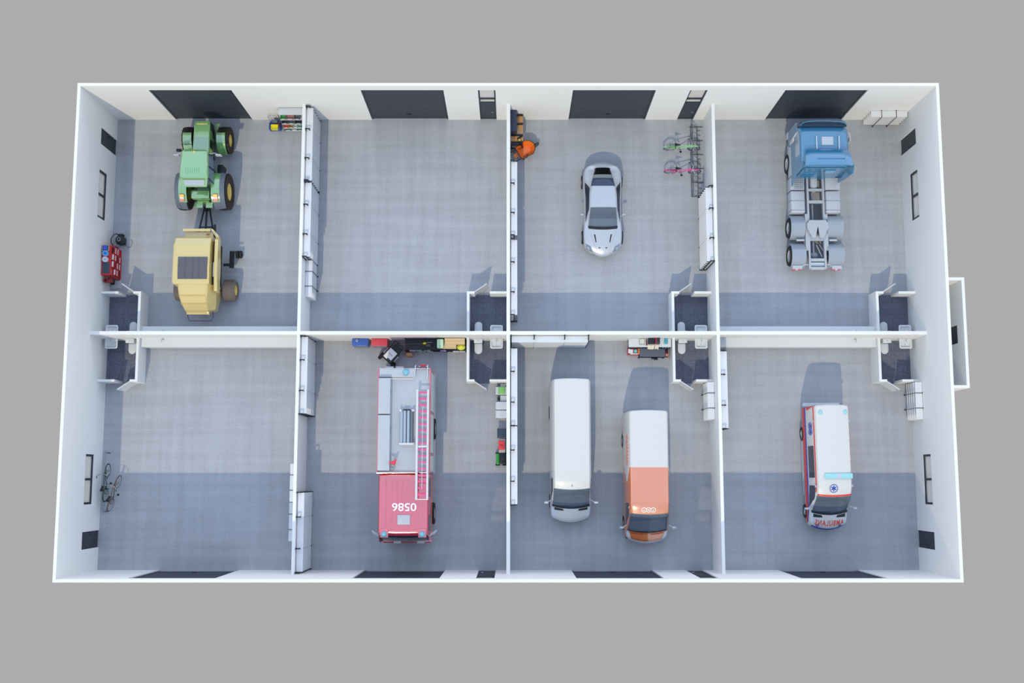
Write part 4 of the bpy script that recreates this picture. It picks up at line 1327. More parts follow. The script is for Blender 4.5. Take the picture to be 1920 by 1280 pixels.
# ---- ambulance
AMBW = mat('ambulance_white', (208, 206, 202), 0.35, coat=.3)
STR = mat('signal_red', (222, 62, 48), 0.4)
STB = mat('signal_blue', (40, 66, 168), 0.4)
TEAL = mat('teal_beacon', (150, 206, 210), 0.2, coat=.5)
t, B, body = van('ambulance', 'white ambulance with red and blue stripes and mirrored lettering on its bonnet', 'ambulance', 15.34, -6.4, math.radians(.6), .93, 2.98, -2.98, 2.42, -1.36, -2.1, 1.26, AMBW)
bv = bvh_of(body)
for q, f in enumerate((lambda T: T, lambda T: 16 - T)):
    bpatch(t, B, 'red_stripe', STR, ((.3, f(1.35)), (8.2, f(1.35)), (8.0, f(2.45)), (.3, f(2.45))), .008, 40, 3)
    bpatch(t, B, 'blue_stripe', STB, ((.3, f(2.55)), (8.0, f(2.55)), (7.6, f(3.15)), (.3, f(3.05))), .008, 40, 2)
    bpatch(t, B, 'roof_line', STR, ((1.2, f(4.92)), (4.75, f(4.92)), (4.75, f(5.27)), (1.2, f(5.27))), .008, 24, 2)
    bpatch(t, B, 'side_window', DGLASS, ((B.s_at(1.05, f(4)), f(3.4)), (B.s_at(-.45, f(4)), f(3.4)), (B.s_at(-.45, f(4)), f(4.7)), (B.s_at(1.05, f(4)), f(4.7))), .012, 10, 5)
    bpatch(t, B, 'red_wedge', STR, ((1.05, f(3.3)), (1.1, f(3.3)), (1.9, f(3.4)), (1.1, f(4.9))), .008, 6, 6)
    bpatch(t, B, 'rear_red_panel', STR, ((.1, f(3.0)), (.95, f(3.0)), (.95, f(5.6)), (.1, f(5.6))), .008, 6, 6)
    bpatch(t, B, 'hood_intake', DARK, ((6.3, f(5.9)), (6.8, f(6.0)), (6.6, f(7.25)), (6.3, f(7.1))), .012, 4, 6)
    for yy in (2.0, 1.72):
        sx = -1 if q == 0 else 1
        s_ = B.s_at(yy, f(4.1))
        cc, nn = B.ev(s_, f(4.1)), B.nrm(s_, f(4.1))
        u = Vector((0, 1, 0)); v2 = nn.cross(u).normalized()
        m = MB().tube([cc + nn * .012 + u * .15 * math.cos(a) + v2 * .22 * math.sin(a) for a in [2 * PI * k / 20 for k in range(20)]], .014, 5, closed=True)
        for k in range(3):
            a = PI * k / 3
            d = u * math.cos(a) + v2 * math.sin(a)
            m.cyl(cc + nn * .01 - d * .1, cc + nn * .01 + d * .1, .02, seg=6)
        m.build('side_emblem', STB, t)
bpatch(t, B, 'front_red_line', STR, ((4.86, 5.7), (4.97, 5.7), (4.97, 10.3), (4.86, 10.3)), .012, 2, 16)
bpatch(t, B, 'front_blue_line', STB, ((8.5, 5.3), (9.0, 5.3), (9.0, 10.7), (8.5, 10.7)), .014, 3, 14)
# bonnet lettering, mirror-written
tm = text_mb('AMBULANS', .36, Matrix.Diagonal((-1, 1, 1, 1)), depth=0, spacing=1.22, bold=.02)
xs = [p[0] for p in tm.v]
sc = 1.38 / (max(xs) - min(xs))
tm.v = [(p[0] * sc + .03, p[1] * 1.0 - 2.58 - .06 * (1 - (p[0] * sc / .67) ** 2), p[2] + 3) for p in tm.v]
drape(tm, bv, .008).build('lettering', STR, t)
def star(cx, cy, r, name='star_emblem'):
    ring = [(math.cos(2 * PI * k / 32), math.sin(2 * PI * k / 32)) for k in range(32)]
    m = MB()
    m.add([(cx + r * c, cy + r * s, 3) for c, s in ring] + [(cx + r * .85 * c, cy + r * .85 * s, 3) for c, s in ring], [(i, (i + 1) % 32, 32 + (i + 1) % 32, 32 + i) for i in range(32)])
    pts = [(cx, cy, 3)]
    h, l = r * .13, r * .66
    for k in range(6):
        a = PI / 2 + PI * k / 3
        c, s = math.cos(a), math.sin(a)
        pts += [(cx + l * c + h * s, cy + l * s - h * c, 3), (cx + l * c - h * s, cy + l * s + h * c, 3), (cx + 2 * h * math.cos(a + PI / 6), cy + 2 * h * math.sin(a + PI / 6), 3)]
    m.add(pts, [(0, i, i % 18 + 1) for i in range(1, 19)])
    return drape(m, bv, .010).build(name, STB, t)
star(-.07, -.96, .2)
star(-.53, -2.75, .085)
star(.55, -2.75, .085)
MB().rbox(-.5, .83, -.51, -.26, 2.42, 2.49, .04).build('light_bar', TEAL, t, smooth=40)
MB().box(.08, .25, -.50, -.27, 2.45, 2.496).build('light_bar_insert', mat('pale_violet', (190, 190, 214), .3), t)
for sx in (-.55, .62):
    MB().cyl((sx, 2.62, 2.38), (sx, 2.62, 2.43), .1, seg=20).ball((sx, 2.62, 2.43), (.085, .085, .07), 16, half=True).build('rear_beacon', TEAL, t, smooth=50)
MB().rbox(-.88, .95, 2.99, 3.19, .42, .54, .05).build('rear_step', mat('step_pale_grey', (196, 201, 207), .5), t, smooth=40)
for sx in (-1, 1):
    for yy in (-.85, 2.2):
        MB().box(sx * .82, sx * .90, yy - .05, yy + .05, 2.14, 2.2).build('marker_light', CHROME, t)
    MB().rbox(sx * .925 - .03, sx * .925 + .03, -1.3, 1.5, .26, .33, .02).build('side_step', mat('step_grey', (168, 178, 190), .5), t, smooth=40)

# ---- sports car
SILV = mat('silver_car_paint', (186, 190, 198), 0.38, 0.3, coat=.7)
t = thing('sports_car', 'silver two door sports car with black bonnet slots', 'car', (4.70, 6.51, 0))
w = 1.0
def low(k, zt, zb=.2):
    return [(.84 * w * k, zb), (.97 * w * k, zb + .1), (w * k, .3 + .3 * (zt - .3)), (.99 * w * k, .3 + .62 * (zt - .3)), (.93 * w * k, .3 + .84 * (zt - .3)), (.80 * w * k, zt - .05), (.62 * w * k, zt - .015), (.3 * w * k, zt), (0, zt + .01)]
def cabin(k, belt, zt, rk=.66):
    return [(.84 * w * k, .2), (.95 * w * k, .3), (.97 * w * k, .5), (.965 * w * k, .72), (.90 * w * k, belt), (rk * w * 1.02, zt - .09), (rk * w * .88, zt - .025), (.3 * w, zt), (0, zt + .005)]
st = [(2.16, low(.62, .62, .42), -.26), (2.12, low(.74, .78, .36), -.25), (2.02, low(.86, .92, .28), -.2), (1.86, cabin(.95, .86, .985, .40), -.12), (1.50, cabin(1.01, .87, 1.12, .49), -.06), (1.02, cabin(1.0, .87, 1.235, .60)), (.45, cabin(.96, .88, 1.27, .655)), (-.10, cabin(.955, .87, 1.265, .67)), (-.92, cabin(.97, .80, .90, .74), .10), (-1.40, low(.985, .83), .1), (-1.85, low(.93, .74, .2), .16), (-2.06, low(.80, .62, .2), .24), (-2.14, low(.68, .52, .22), .27), (-2.17, low(.58, .46, .24), .26)]
B = Body(st)
mb = MB(); B.mesh(mb, 4, 3, holes=[(7, 8, 5.65, 10.35)])
body = mb.build('body', SILV, t, smooth=50)
bpatch(t, B, 'windscreen', AUTO, ((6.98, 5.5), (8.05, 5.45), (8.05, 10.55), (6.98, 10.5)), .008, 12, 16)
bpatch(t, B, 'scuttle', BLACK, ((7.96, 5.2), (8.2, 5.6), (8.2, 10.4), (7.96, 10.8)), .016, 4, 16)
bpatch(t, B, 'rear_window', mat('deep_blue_glass', (18, 40, 72), .04, ior=1.7), ((2.9, 5.45), (5.03, 5.25), (5.03, 10.75), (2.9, 10.55)), .006, 14, 14)
bpatch(t, B, 'parcel_shelf', mat('shelf_grey', (128, 132, 136), .5), ((3.85, 5.4), (4.25, 5.35), (4.25, 10.65), (3.85, 10.6)), .009, 4, 14)
bpatch(t, B, 'black_window_panel', mat('black_glass', (12, 13, 15), .08), ((2.98, 5.55), (3.87, 5.45), (3.87, 10.55), (2.98, 10.45)), .011, 10, 14)  # black glass in the rear part of the rear window
for f in (lambda T: T, lambda T: 16 - T):
    bpatch(t, B, 'side_window', DGLASS, ((4.5, f(4.12)), (7.75, f(4.12)), (7.1, f(4.85)), (5.2, f(4.85))), .006, 14, 4)
    bpatch(t, B, 'headlight', mat('lamp_glass', (120, 132, 148), .08, coat=.8), ((9.75, f(4.3)), (10.95, f(3.9)), (11.1, f(6.1)), (10.0, f(5.9))), .008, 6, 6)
    bpatch(t, B, 'lamp_chrome', CHROME, ((10.2, f(4.7)), (10.7, f(4.6)), (10.75, f(5.3)), (10.25, f(5.4))), .014, 4, 4)
    bpatch(t, B, 'bonnet_slot', BLACK, ((8.75, f(6.55)), (9.5, f(6.75)), (9.5, f(6.9)), (8.75, f(6.75))), .008, 6, 2)
    bpatch(t, B, 'bonnet_vent', BLACK, ((10.0, f(7.2)), (10.12, f(7.2)), (10.12, f(7.55)), (10.0, f(7.55))), .008, 2, 3)
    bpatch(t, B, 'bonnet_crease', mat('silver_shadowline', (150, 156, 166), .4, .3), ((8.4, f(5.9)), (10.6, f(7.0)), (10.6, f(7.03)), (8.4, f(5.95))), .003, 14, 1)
    bpatch(t, B, 'tail_light', mat('tail_red', (180, 30, 34), .3), ((.2, f(2.2)), (.9, f(2.2)), (.9, f(3.2)), (.2, f(3.2))), .008, 4, 4)
for sx in (-1, 1):
    MB().cyl((sx * .9, -.45, .86), (sx * 1.0, -.4, .93), .02).ball((sx * 1.04, -.38, .95), (.1, .05, .06), 14).build('wing_mirror', SILV, t, smooth=60)
    for yy in (1.42, -1.42):
        road_wheel(t, sx * .90, yy, .335, .25, spokes=10)
MB().box(-.75, .75, -.9, .9, .3, .36).box(-.7, .7, -.95, -.55, .5, .8).build('cabin_floor', DASH, t)
for sx in (-.36, .36):
    seat(t, sx, .1, .1, mat('dark_leather', (52, 54, 58), .6))
MB().tube([(.36 + .17 * math.cos(a), -.42, .82 + .17 * math.sin(a)) for a in [2 * PI * k / 24 for k in range(24)]], .016, 6, closed=True).build('steering_wheel', BLACK, t)
# ------------------------------------------------------------------ fire engine
FRED = mat('fire_red_paint', (206, 30, 62), 0.4, coat=1.0, coat_ior=2.9)
FPINK = FRED
DECK = mat('aluminium_deck', (180, 184, 190), 0.5, 0.15, noise=.02, scale=6)
LADW = mat('ladder_white', (204, 204, 205), .4)
RUNG = mat('ladder_rung_pink', (222, 80, 138), .45)
t = thing('fire_engine', 'red fire engine with grey roof deck, roof ladder and number on the cab', 'fire engine', (-4.87, -5.85, 0))
L0, L1, X = 4.08, -.80, 1.24      # rear, front of the superstructure
b = MB().box(-X, X, L1, L0, .45, 2.95)
b.build('superstructure', FRED, t, bevel=.04)
b = MB().box(-X + .05, X - .05, L1 + .05, L0 - .05, 2.95, 3.0)
b.build('roof_deck', DECK, t)
b = MB().box(-X, -X + .055, L1, L0, 2.95, 3.14).box(X - .055, X, L1, L0, 2.95, 3.14).box(-X + .055, X - .055, L1, L1 + .05, 2.95, 3.1)
b.build('roof_rail', FRED, t, bevel=.01)
MB().rbox(-X + .06, .52, L0 - .42, L0 + .0, 2.98, 3.14, .04).build('rear_housing', DECK, t, smooth=40)
MB().box(-X + .06, X - .06, L0 - .035, L0, 2.98, 3.15).build('rear_edge', DECK, t)
MB().tube([(-X + .1, L0 - .5, 3.16), (.35, L0 - .5, 3.16), (.5, L0 - .4, 3.16), (.52, L0 + .12, 3.16), (.52, L0 + .17, 2.9)], .02, 8).tube([(X - .15, L0 - .5, 3.05), (X - .15, L0 - .45, 3.16), (X - .15, L0 + .12, 3.16), (X - .15, L0 + .17, 2.9)], .02, 8).build('hand_rail', LADW, t, smooth=40)
for y0, y1 in ((L1 + .12, 1.88), (1.93, L0 - .48)):
    c = MB().rbox(-X + .07, -.62, y0, y1, 2.98, 3.36, .02).build('roof_locker', DECK, t, smooth=40)
    for k in range(2 if y1 - y0 > 1.8 else 1):
        yy = y0 + (y1 - y0) * (k + .7) / (2 if y1 - y0 > 1.8 else 1) * .9
        MB().box(-.63, -.60, yy - .12, yy + .12, 3.15, 3.25).build('locker_handle', STEEL, c)
# suction hoses
HOSE = mat('suction_hose_grey', (164, 176, 190), .45, noise=.05)
for i, x in enumerate((-.1, .05, .22, .38)):
    prof = []
    MB().cyl((x, .6, 3.12), (x, 2.1, 3.12), .07, seg=16).build('suction_hose', HOSE if i != 3 else mat('suction_hose_dark', (104, 112, 124), .5), t, smooth=40)
MB().box(-.2, .5, .5, .6, 3.0, 3.22).box(-.2, -.1, 2.05, 2.15, 3.0, 3.22).box(.38, .5, 2.05, 2.15, 3.0, 3.22).build('hose_clamp', LADW, t)
MB().box(-.02, .3, 2.1, 2.16, 3.0, 3.2).build('hose_stop', DARK, t)
# roof ladder
l0, l1 = 3.06, -2.02
f = MB()
for x in (.62, 1.12):
    f.box(x, x + .11, l1, l0, 3.38, 3.5)
lad = MB()
for s in (0, 1):
    lad.box(.60 + s * .5, .70 + s * .5, l1, l0, 3.36, 3.5)
lad.box(.70, 1.1, l1 + .0, l1 + .05, 3.4, 3.46).box(.70, 1.1, .38, .46, 3.4, 3.46)
ld = lad.build('roof_ladder', LADW, t, bevel=.015)
n = 17
for i in range(n):
    y = 2.92 - i * .293
    MB().rbox(.70, 1.10, y - .042, y + .042, 3.40, 3.455, .015).build('rung', RUNG, ld, smooth=40)
MB().cyl((.9, l1 + .5, 3.455), (.9, 2.2, 3.455), .014, seg=6).build('ladder_cable', LADW, ld)
for y in (2.7, .2, -1.6):
    MB().box(.62, .68, y, y + .06, 2.9, 3.36).box(1.12, 1.18, y, y + .06, 2.9, 3.36).build('ladder_support', STEEL, t)
# monitor nozzle
m = MB().cyl((-.42, -.33, 3.0), (-.42, -.33, 3.3), .06, seg=14).ball((-.42, -.33, 3.33), .1, 14)
m.cyl((-.42, -.33, 3.34), (-.62, -.3, 3.4), .06, .04).cyl((-.42, -.33, 3.34), (-.3, -.18, 3.38), .045)
m.build('monitor', mat('monitor_red', (222, 60, 80), .4), t, smooth=40)
MB().tube([(-.52 + .1 * math.cos(a), -.58 + .07 * math.sin(a), 3.12) for a in [2 * PI * k / 16 for k in range(16)]], .018, 6, closed=True).build('monitor_wheel', STEEL, t)
BEA = mat('blue_beacon', (112, 176, 194), .25, coat=.5)
MB().cyl((.08, L0 - .2, 3.14), (.08, L0 - .2, 3.2), .15, seg=24).ball((.08, L0 - .2, 3.2), (.14, .14, .12), 18, half=True).build('rear_beacon', BEA, t, smooth=50)
# roller shutters on both flanks
SHUT = mat('shutter_silver', (190, 200, 198), .45, .2)
for sx in (-1, 1):
    for y0, y1, z0 in ((2.1, 3.9, .75), (.15, 1.95, 1.35), (-.72, .0, .75)):
        mb = MB()
        nsl = 14
        for i in range(nsl):
            za = z0 + (2.75 - z0) * i / nsl
            zb = z0 + (2.75 - z0) * (i + .92) / nsl
            mb.box(sx * X - .02, sx * (X + .025), y0, y1, za, zb)
        sh = mb.build('roller_shutter', SHUT, t)
        MB().box(sx * (X + .02), sx * (X + .04), y0 + .1, y1 - .1, z0 + .05, z0 + .1).build('shutter_bar', STEEL, sh)
    MB().box(sx * (X - .02), sx * (X + .06), L1, L0, .45, .6).build('side_skirt', mat('skirt_silver', (176, 184, 180), .5), t)
# rear ladder and rear boards
MB().box(-1.13, -.74, L0 + .02, L0 + .3, .95, 1.0).box(-.62, -.26, L0 + .02, L0 + .3, .95, 1.0).build('rear_step', LADW, t)
f = MB()
for x in (.66, 1.0):
    f.box(x, x + .05, L0 + .08, L0 + .13, .6, 2.9)
for i in range(8):
    f.box(.71, 1.0, L0 + .09, L0 + .12, .7 + i * .29, .74 + i * .29)
f.build('rear_ladder', LADW, t)
MB().box(.72, .99, L0 + .14, L0 + .2, 2.1, 2.85).build('rear_red_board', mat('monitor_red', (222, 60, 80), .4), t)
# cab
XC = 1.2
def cb(k, z, lo=.5, roofk=1.0):
    return [(.9 * XC * k, lo), (XC * k, lo + .1), (XC * k, 1.2), (1.0 * XC * k, 1.7), (.985 * XC * k, 2.35), (.965 * XC * k, z - .16), (.925 * XC * roofk * k, z - .035), (.5 * XC * k, z), (0, z)]
B = Body([(-.84, cb(.97, 2.84)), (-.9, cb(1, 2.9)), (-1.6, cb(1, 2.93)), (-3.3, cb(1, 2.93)), (-3.58, cb(.995, 2.86), .03), (-3.78, cb(.985, 2.4), .04), (-3.94, cb(.975, 1.55), .05), (-3.98, cb(.96, 1.15, .55), .05), (-4.0, cb(.94, .98, .55), .05)])
mb = MB(); B.mesh(mb, 4, 2)
cab = mb.build('cab', FRED, t, smooth=40)
bv = bvh_of(cab)
rib = MB()
for x in (-.82, -.55, -.3, -.05, .2, .45, .7, .88):
    rib.box(x, x + .025, -3.25, -1.1, 2.925, 2.945)
rib.build('roof_rib', FRED, t)
tm = text_mb('0586', .46, RZ(PI), spacing=1.0)
xs = [p[0] for p in tm.v]
sc = 1.13 / (max(xs) - min(xs))
ys = [p[1] for p in tm.v]
sy = .37 / (max(ys) - min(ys))
cxm, cym = (max(xs) + min(xs)) / 2, (max(ys) + min(ys)) / 2
tm.v = [((p[0] - cxm) * sc + .05, (p[1] - cym) * sy - 2.36, 2.946 + max(0, p[2])) for p in tm.v]
tm.build('roof_number', mat('number_white', (238, 232, 234), .5), t)
MB().rbox(-.26, .33, -3.16, -2.72, 2.93, 2.98, .03).build('roof_hatch', DECK, t, smooth=40)
for x in (-.86, .9):
    MB().rbox(x - .19, x + .19, -3.76, -3.36, 2.74, 2.96, .04).build('beacon_base', FRED, t, smooth=40)
    MB().cyl((x, -3.6, 2.94), (x, -3.6, 3.0), .13, seg=20).ball((x, -3.6, 3.0), (.12, .12, .12), 18, half=True).build('front_beacon', BEA, t, smooth=50)
bpatch(t, B, 'windscreen', DGLASS, ((4.35, 4.9), (5.75, 4.4), (5.75, 11.6), (4.35, 11.1)), .012, 8, 16)
for f in (lambda T: T, lambda T: 16 - T):
    bpatch(t, B, 'side_window', DGLASS, ((1.3, f(3.1)), (2.2, f(3.1)), (2.2, f(4.6)), (1.3, f(4.6))), .012, 4, 4)
    bpatch(t, B, 'side_window', DGLASS, ((2.6, f(3.1)), (3.6, f(3.1)), (3.5, f(4.6)), (2.6, f(4.6))), .012, 4, 4)
    bpatch(t, B, 'orange_strip', mat('orange_strip', (226, 130, 60), .5), ((.6, f(2.1)), (5.0, f(2.1)), (5.0, f(2.35)), (.6, f(2.35))), .01, 20, 2)
    bpatch(t, B, 'headlight', mat('headlight_lens', (206, 214, 222), .1, coat=.5), ((6.2, f(4.6)), (6.8, f(4.4)), (6.8, f(6.3)), (6.2, f(6.3))), .012, 4, 4)
MB().rbox(-XC, XC, -4.12, -3.92, .45, .85, .06).build('front_bumper', FRED, t, smooth=40)
MB().box(-.62, -.28, -4.13, -4.0, .85, 1.0).box(.5, .85, -4.13, -4.0, .85, 1.0).build('front_lamp', LADW, t)
for sx in (-1, 1):
    MB().tube([(sx * 1.15, -3.72, 2.4), (sx * 1.38, -3.6, 2.42), (sx * 1.46, -3.55, 2.3)], .02, 6).prism([(sx * 1.24, -3.66), (sx * 1.52, -3.5), (sx * 1.5, -3.44), (sx * 1.22, -3.6)], 1.9, 2.3).build('wing_mirror', mat('mirror_grey', (186, 192, 200), .35), t)
    for yy in (-2.72, 1.35):
        road_wheel(t, sx * 1.14, yy, .52, .34, mat('rim_white', (210, 212, 216), .4))
MB().box(-1.0, 1.0, L1 - .06, L1, .6, 2.6).box(-.9, .9, -3.6, 3.9, .55, .75).build('chassis', BLACK, t)

# ------------------------------------------------------------------ blue truck tractor
TB = mat('truck_blue_paint', (44, 120, 162), 0.38, coat=1.0, coat_ior=2.0)
TG = mat('truck_light_grey', (182, 185, 192), 0.5)
TM = mat('truck_frame_grey', (176, 180, 187), 0.5)
t = thing('truck', 'blue truck tractor unit with bare grey chassis, parked facing the top door', 'truck', (15.28, 6.9, 0))
C = 1.21
def tc_(k, z, lo=.62):
    return [(.95 * C * k, lo), (C * k, lo + .12), (1.005 * C * k, 1.2), (1.0 * C * k, 1.9), (.985 * C * k, 2.45), (.965 * C * k, z - .18), (.90 * C * k, z - .04), (.5 * C * k, z), (0, z + .01)]
B = Body([(1.1, tc_(.98, 2.9)), (1.16, tc_(1, 2.95)), (2.0, tc_(1, 2.97)), (2.75, tc_(1, 2.95)), (3.08, tc_(.99, 2.82)), (3.3, tc_(.985, 2.3)), (3.46, tc_(.975, 1.5)), (3.52, tc_(.95, 1.1, .4))])
mb = MB(); B.mesh(mb, 4, 2)
cab = mb.build('cab', TB, t, smooth=40)
bpatch(t, B, 'windscreen', DGLASS, ((4.3, 5.3), (5.8, 4.6), (5.8, 11.4), (4.3, 10.7)), .012, 8, 16)
for f in (lambda T: T, lambda T: 16 - T):
    bpatch(t, B, 'side_window', mat('window_pale', (168, 176, 186), .15, ior=1.6), ((1.75, f(3.35)), (3.5, f(3.35)), (3.2, f(4.75)), (1.75, f(4.75))), .012, 8, 6)
    bpatch(t, B, 'wheel_arch', TG, ((.6, f(1.0)), (3.1, f(1.0)), (2.7, f(2.05)), (1.0, f(2.05))), .03, 12, 4)
    bpatch(t, B, 'headlight', mat('headlight_lens', (206, 214, 222), .1, coat=.5), ((6.2, f(2.0)), (6.8, f(1.5)), (6.8, f(5.3)), (6.2, f(5.3))), .012, 4, 4)
MB().rbox(-.17, .40, 2.15, 2.58, 2.96, 3.02, .04).build('sunroof', mat('sunroof_grey', (178, 190, 202), .3), t, smooth=40)
for x in (-.42, .66):
    MB().rbox(x - .035, x + .035, 1.95, 2.62, 2.97, 3.06, .03).build('air_horn', CHROME, t, smooth=40)
MB().rings([[(-1.12, 3.12, 2.82), (1.12, 3.12, 2.82), (1.12, 3.12, 2.87), (-1.12, 3.12, 2.87)], [(-1.1, 3.38, 2.66), (1.1, 3.38, 2.66), (1.1, 3.38, 2.71), (-1.1, 3.38, 2.71)]]).build('sun_visor', mat('visor_smoke', (66, 84, 104), .2), t)
MB().tube([(1.12 * math.sin(a), 3.12 + .29 * math.cos(a) ** .6, 2.87) for a in [-PI / 2 + .06 + (PI - .12) * k / 18 for k in range(19)]], .03, 8).build('visor_bar', TB, t, smooth=40)
# roof air deflector: hollow hood with a steep front and a sloping back
fr = [(-.92, 2.0, 2.98), (.98, 2.0, 2.98)]
rows = []
for y, z, hw in ((2.02, 2.97, 1.0), (1.93, 3.12, 1.0), (1.80, 3.36, 1.02), (1.62, 3.52, 1.06), (1.3, 3.62, 1.1), (.98, 3.66, 1.14)):
    rows.append([(-hw, y, 2.9 if y > 1.9 else z - .3)] + [(-hw * math.cos(a) if False else hw * (k / 6 - 1), y, z - .10 * abs(k / 6 - 1) ** 6) for k in range(13) for a in (0,)] + [(hw, y, 2.9 if y > 1.9 else z - .3)])
rows_in = [[(x * .96, y - .02, z - .05) for x, y, z in r] for r in reversed(rows)]
MB().rings(rows + rows_in, close=False, cap=False).build('air_deflector', TB, t, smooth=45)
MB().box(-.55, .75, 1.28, 1.3, 3.60, 3.63).build('deflector_seam', mat('deep_blue_line', (26, 70, 120), .5), t)
# rear wall details
MB().box(-1.0, .95, 1.04, 1.1, .8, 2.9).box(-.85, -.2, .98, 1.04, 1.5, 1.54).box(-.85, -.2, .98, 1.04, 1.8, 1.84).box(-.85, -.2, .98, 1.04, 2.1, 2.14).box(.1, .6, 1.0, 1.04, 2.2, 2.6).build('rear_wall', TB, t)
MB().box(.12, .58, .985, 1.0, 2.25, 2.55).build('rear_window', mat('pale_blue_glass', (120, 170, 205), .2), t)
# side fairings
for sx in (-1, 1):
    k = 1.0 if sx > 0 else .78
    pts0 = [(1.18, 1.15, .95), (1.18, .62 * k + .2, 1.0), (1.24, .55 * k + .2, 2.0), (1.30, .75, 3.0), (1.20, 1.0, 3.55), (1.16, 1.15, 3.4)] if sx > 0 else [(1.2, 1.3, .95), (1.2, .55, .9), (1.2, .95, 2.0), (1.19, 1.05, 2.9), (1.17, 1.1, 3.3), (1.15, 1.3, 3.2)]
    outer = [(sx * x, y, z) for x, y, z in pts0]
    inner = [(sx * (x - .05), y, z) for x, y, z in pts0]
    MB().rings([outer, inner]).build('side_fairing', TB, t)
# mirrors
for sx in (-1, 1):
    MB().tube([(sx * 1.12, 2.98, 2.6), (sx * 1.28, 2.85, 2.64), (sx * 1.38, 2.68, 2.5)], .03, 8).build('mirror_arm', TG, t, smooth=40)
    MB().rbox(sx * 1.38 - .035, sx * 1.38 + .035, 2.5, 2.7, 1.85, 2.5, .02).build('wing_mirror', TG, t, smooth=40)
# bumper and steps
MB().rbox(-1.22, 1.22, 3.2, 3.55, .35, .75, .06).build('front_bumper', TG, t, smooth=40)
MB().box(-1.2, -.9, 1.9, 2.5, .35, .6).box(.9, 1.2, 1.9, 2.5, .35, .6).build('cab_step', TM, t)
# chassis
f = MB()
for x in (-.42, .36):
    f.box(x, x + .1, -3.52, 1.6, .8, 1.0)
for y0, y1 in ((.42, .54), (-.2, -.06), (-2.1, -1.85), (-3.14, -3.0), (-3.56, -3.42)):
    f.box(-.32, .36, y0, y1, .84, .98)
for x0, x1 in ((-.54, -.42), (.46, .58)):
    f.box(x0, x1, -2.6, -.75, .86, 1.0)
f.build('chassis_frame', TM, t, bevel=.01)
MB().cyl((-.1, 1.2, .75), (-.1, -2.7, .72), .055, seg=14).build('drive_shaft', STEEL, t, smooth=40)
MB().rbox(-.2, .16, .62, 1.6, .5, .95, .08).ball((-.02, .6, .72), (.2, .2, .2), 16).build('gearbox', mat('gearbox_alu', (180, 184, 190), .5), t, smooth=40)
for y in (-1.38, -2.8):
    MB().ball((-.06, y, .56), (.26, .26, .24), 18).cyl((-1.0, y, .55), (1.0, y, .55), .1, seg=14).build('axle', mat('axle_grey', (120, 128, 140), .5), t, smooth=40)
MB().cyl((-.31, -3.28, .80), (.35, -3.28, .80), .15, seg=18).build('air_tank', CHROME, t, smooth=40)
MB().tube([(.0, -2.3, .9), (.3, -2.9, .8)], .03, 8).tube([(.15, -2.3, .92), (.34, -2.6, .9)], .02, 8).build('torque_rod', STEEL, t)
MB().prism([(-.36, -1.1), (.44, -1.1), (.57, -1.28), (.57, -1.48), (.30, -2.02), (.12, -1.98), (.055, -1.45), (.025, -1.45), (-.08, -1.98), (-.24, -2.02), (-.5, -1.48), (-.5, -1.28)], 1.08, 1.16).build('fifth_wheel', TM, t, bevel=.012)
MB().box(-.3, .4, -1.75, -1.3, .98, 1.08).build('coupling_base', BLACK, t)
# boxes and tanks
for sx in (-1, 1):
    x0, x1 = (.5, 1.22) if sx > 0 else (-1.24, -.54)
    b = MB().rbox(x0, x1, .46, 1.08, .42, 1.08, .02).build('battery_box' if sx > 0 else 'step_box', TG if sx > 0 else TM, t, smooth=40)
    if sx < 0:
        g = MB()
        for i in range(6):
            g.box(x0 + .2, x1 - .06, .52 + i * .09, .55 + i * .09, 1.08, 1.095)
        g.build('tread', STEEL, b)
    tk = MB().rbox(x0, x1, -.72, .40, .35, 1.1, .06).build('fuel_tank', TG, t, smooth=40)
    for y in (-.12, -.6):
        MB().box(x0 - .005, x1 + .005, y, y + .03, .5, 1.106).build('tank_strap', STEEL, tk)
    # mudguards over the twin axles
    for yc in (-1.38, -2.80):
        r0, r1 = .64, .60
        rings = []
        for k in range(0, 15):
            a = math.radians(12 + k * 156 / 14)
            c, s = math.cos(a), math.sin(a)
            xa, xb = (.53, 1.33) if sx > 0 else (-1.27, -.57)
            rings.append([(xa, yc + r0 * c, .52 + r0 * s), (xb, yc + r0 * c, .52 + r0 * s), (xb, yc + r1 * c, .52 + r1 * s), (xa, yc + r1 * c, .52 + r1 * s)])
        MB().rings(rings).build('mudguard', mat('mudguard_grey', (150, 158, 168), .3, coat=.6, coat_ior=1.8), t, smooth=50)
        road_wheel(t, sx * 1.03, yc, .52, .54, TG)
    MB().box((.62 if sx > 0 else -1.0), (1.0 if sx > 0 else -.62), -2.13, -2.05, .95, 1.02).build('mudguard_bracket', TG, t)
    road_wheel(t, sx * 1.09, 1.92, .52, .34, TG)
    lx = sx * .98
    lb = MB().box(lx - .24, lx + .24, -3.52, -3.34, .72, .92).build('light_bracket', TG, t)
    MB().box(lx - .24, lx - .08, -3.56, -3.52, .74, .9).box(lx + .02, lx + .16, -3.56, -3.52, .74, .9).build('tail_light', mat('tail_pink', (226, 80, 100), .3), lb)
    MB().box(lx - .08, lx + .02, -3.56, -3.52, .74, .9).build('reverse_light', LADW, lb)
    MB().tube([(sx * .4, -3.3, .9), (sx * .6, -3.3, .92), (sx * .78, -3.4, .85)], .03, 8).build('light_arm', TG, t)
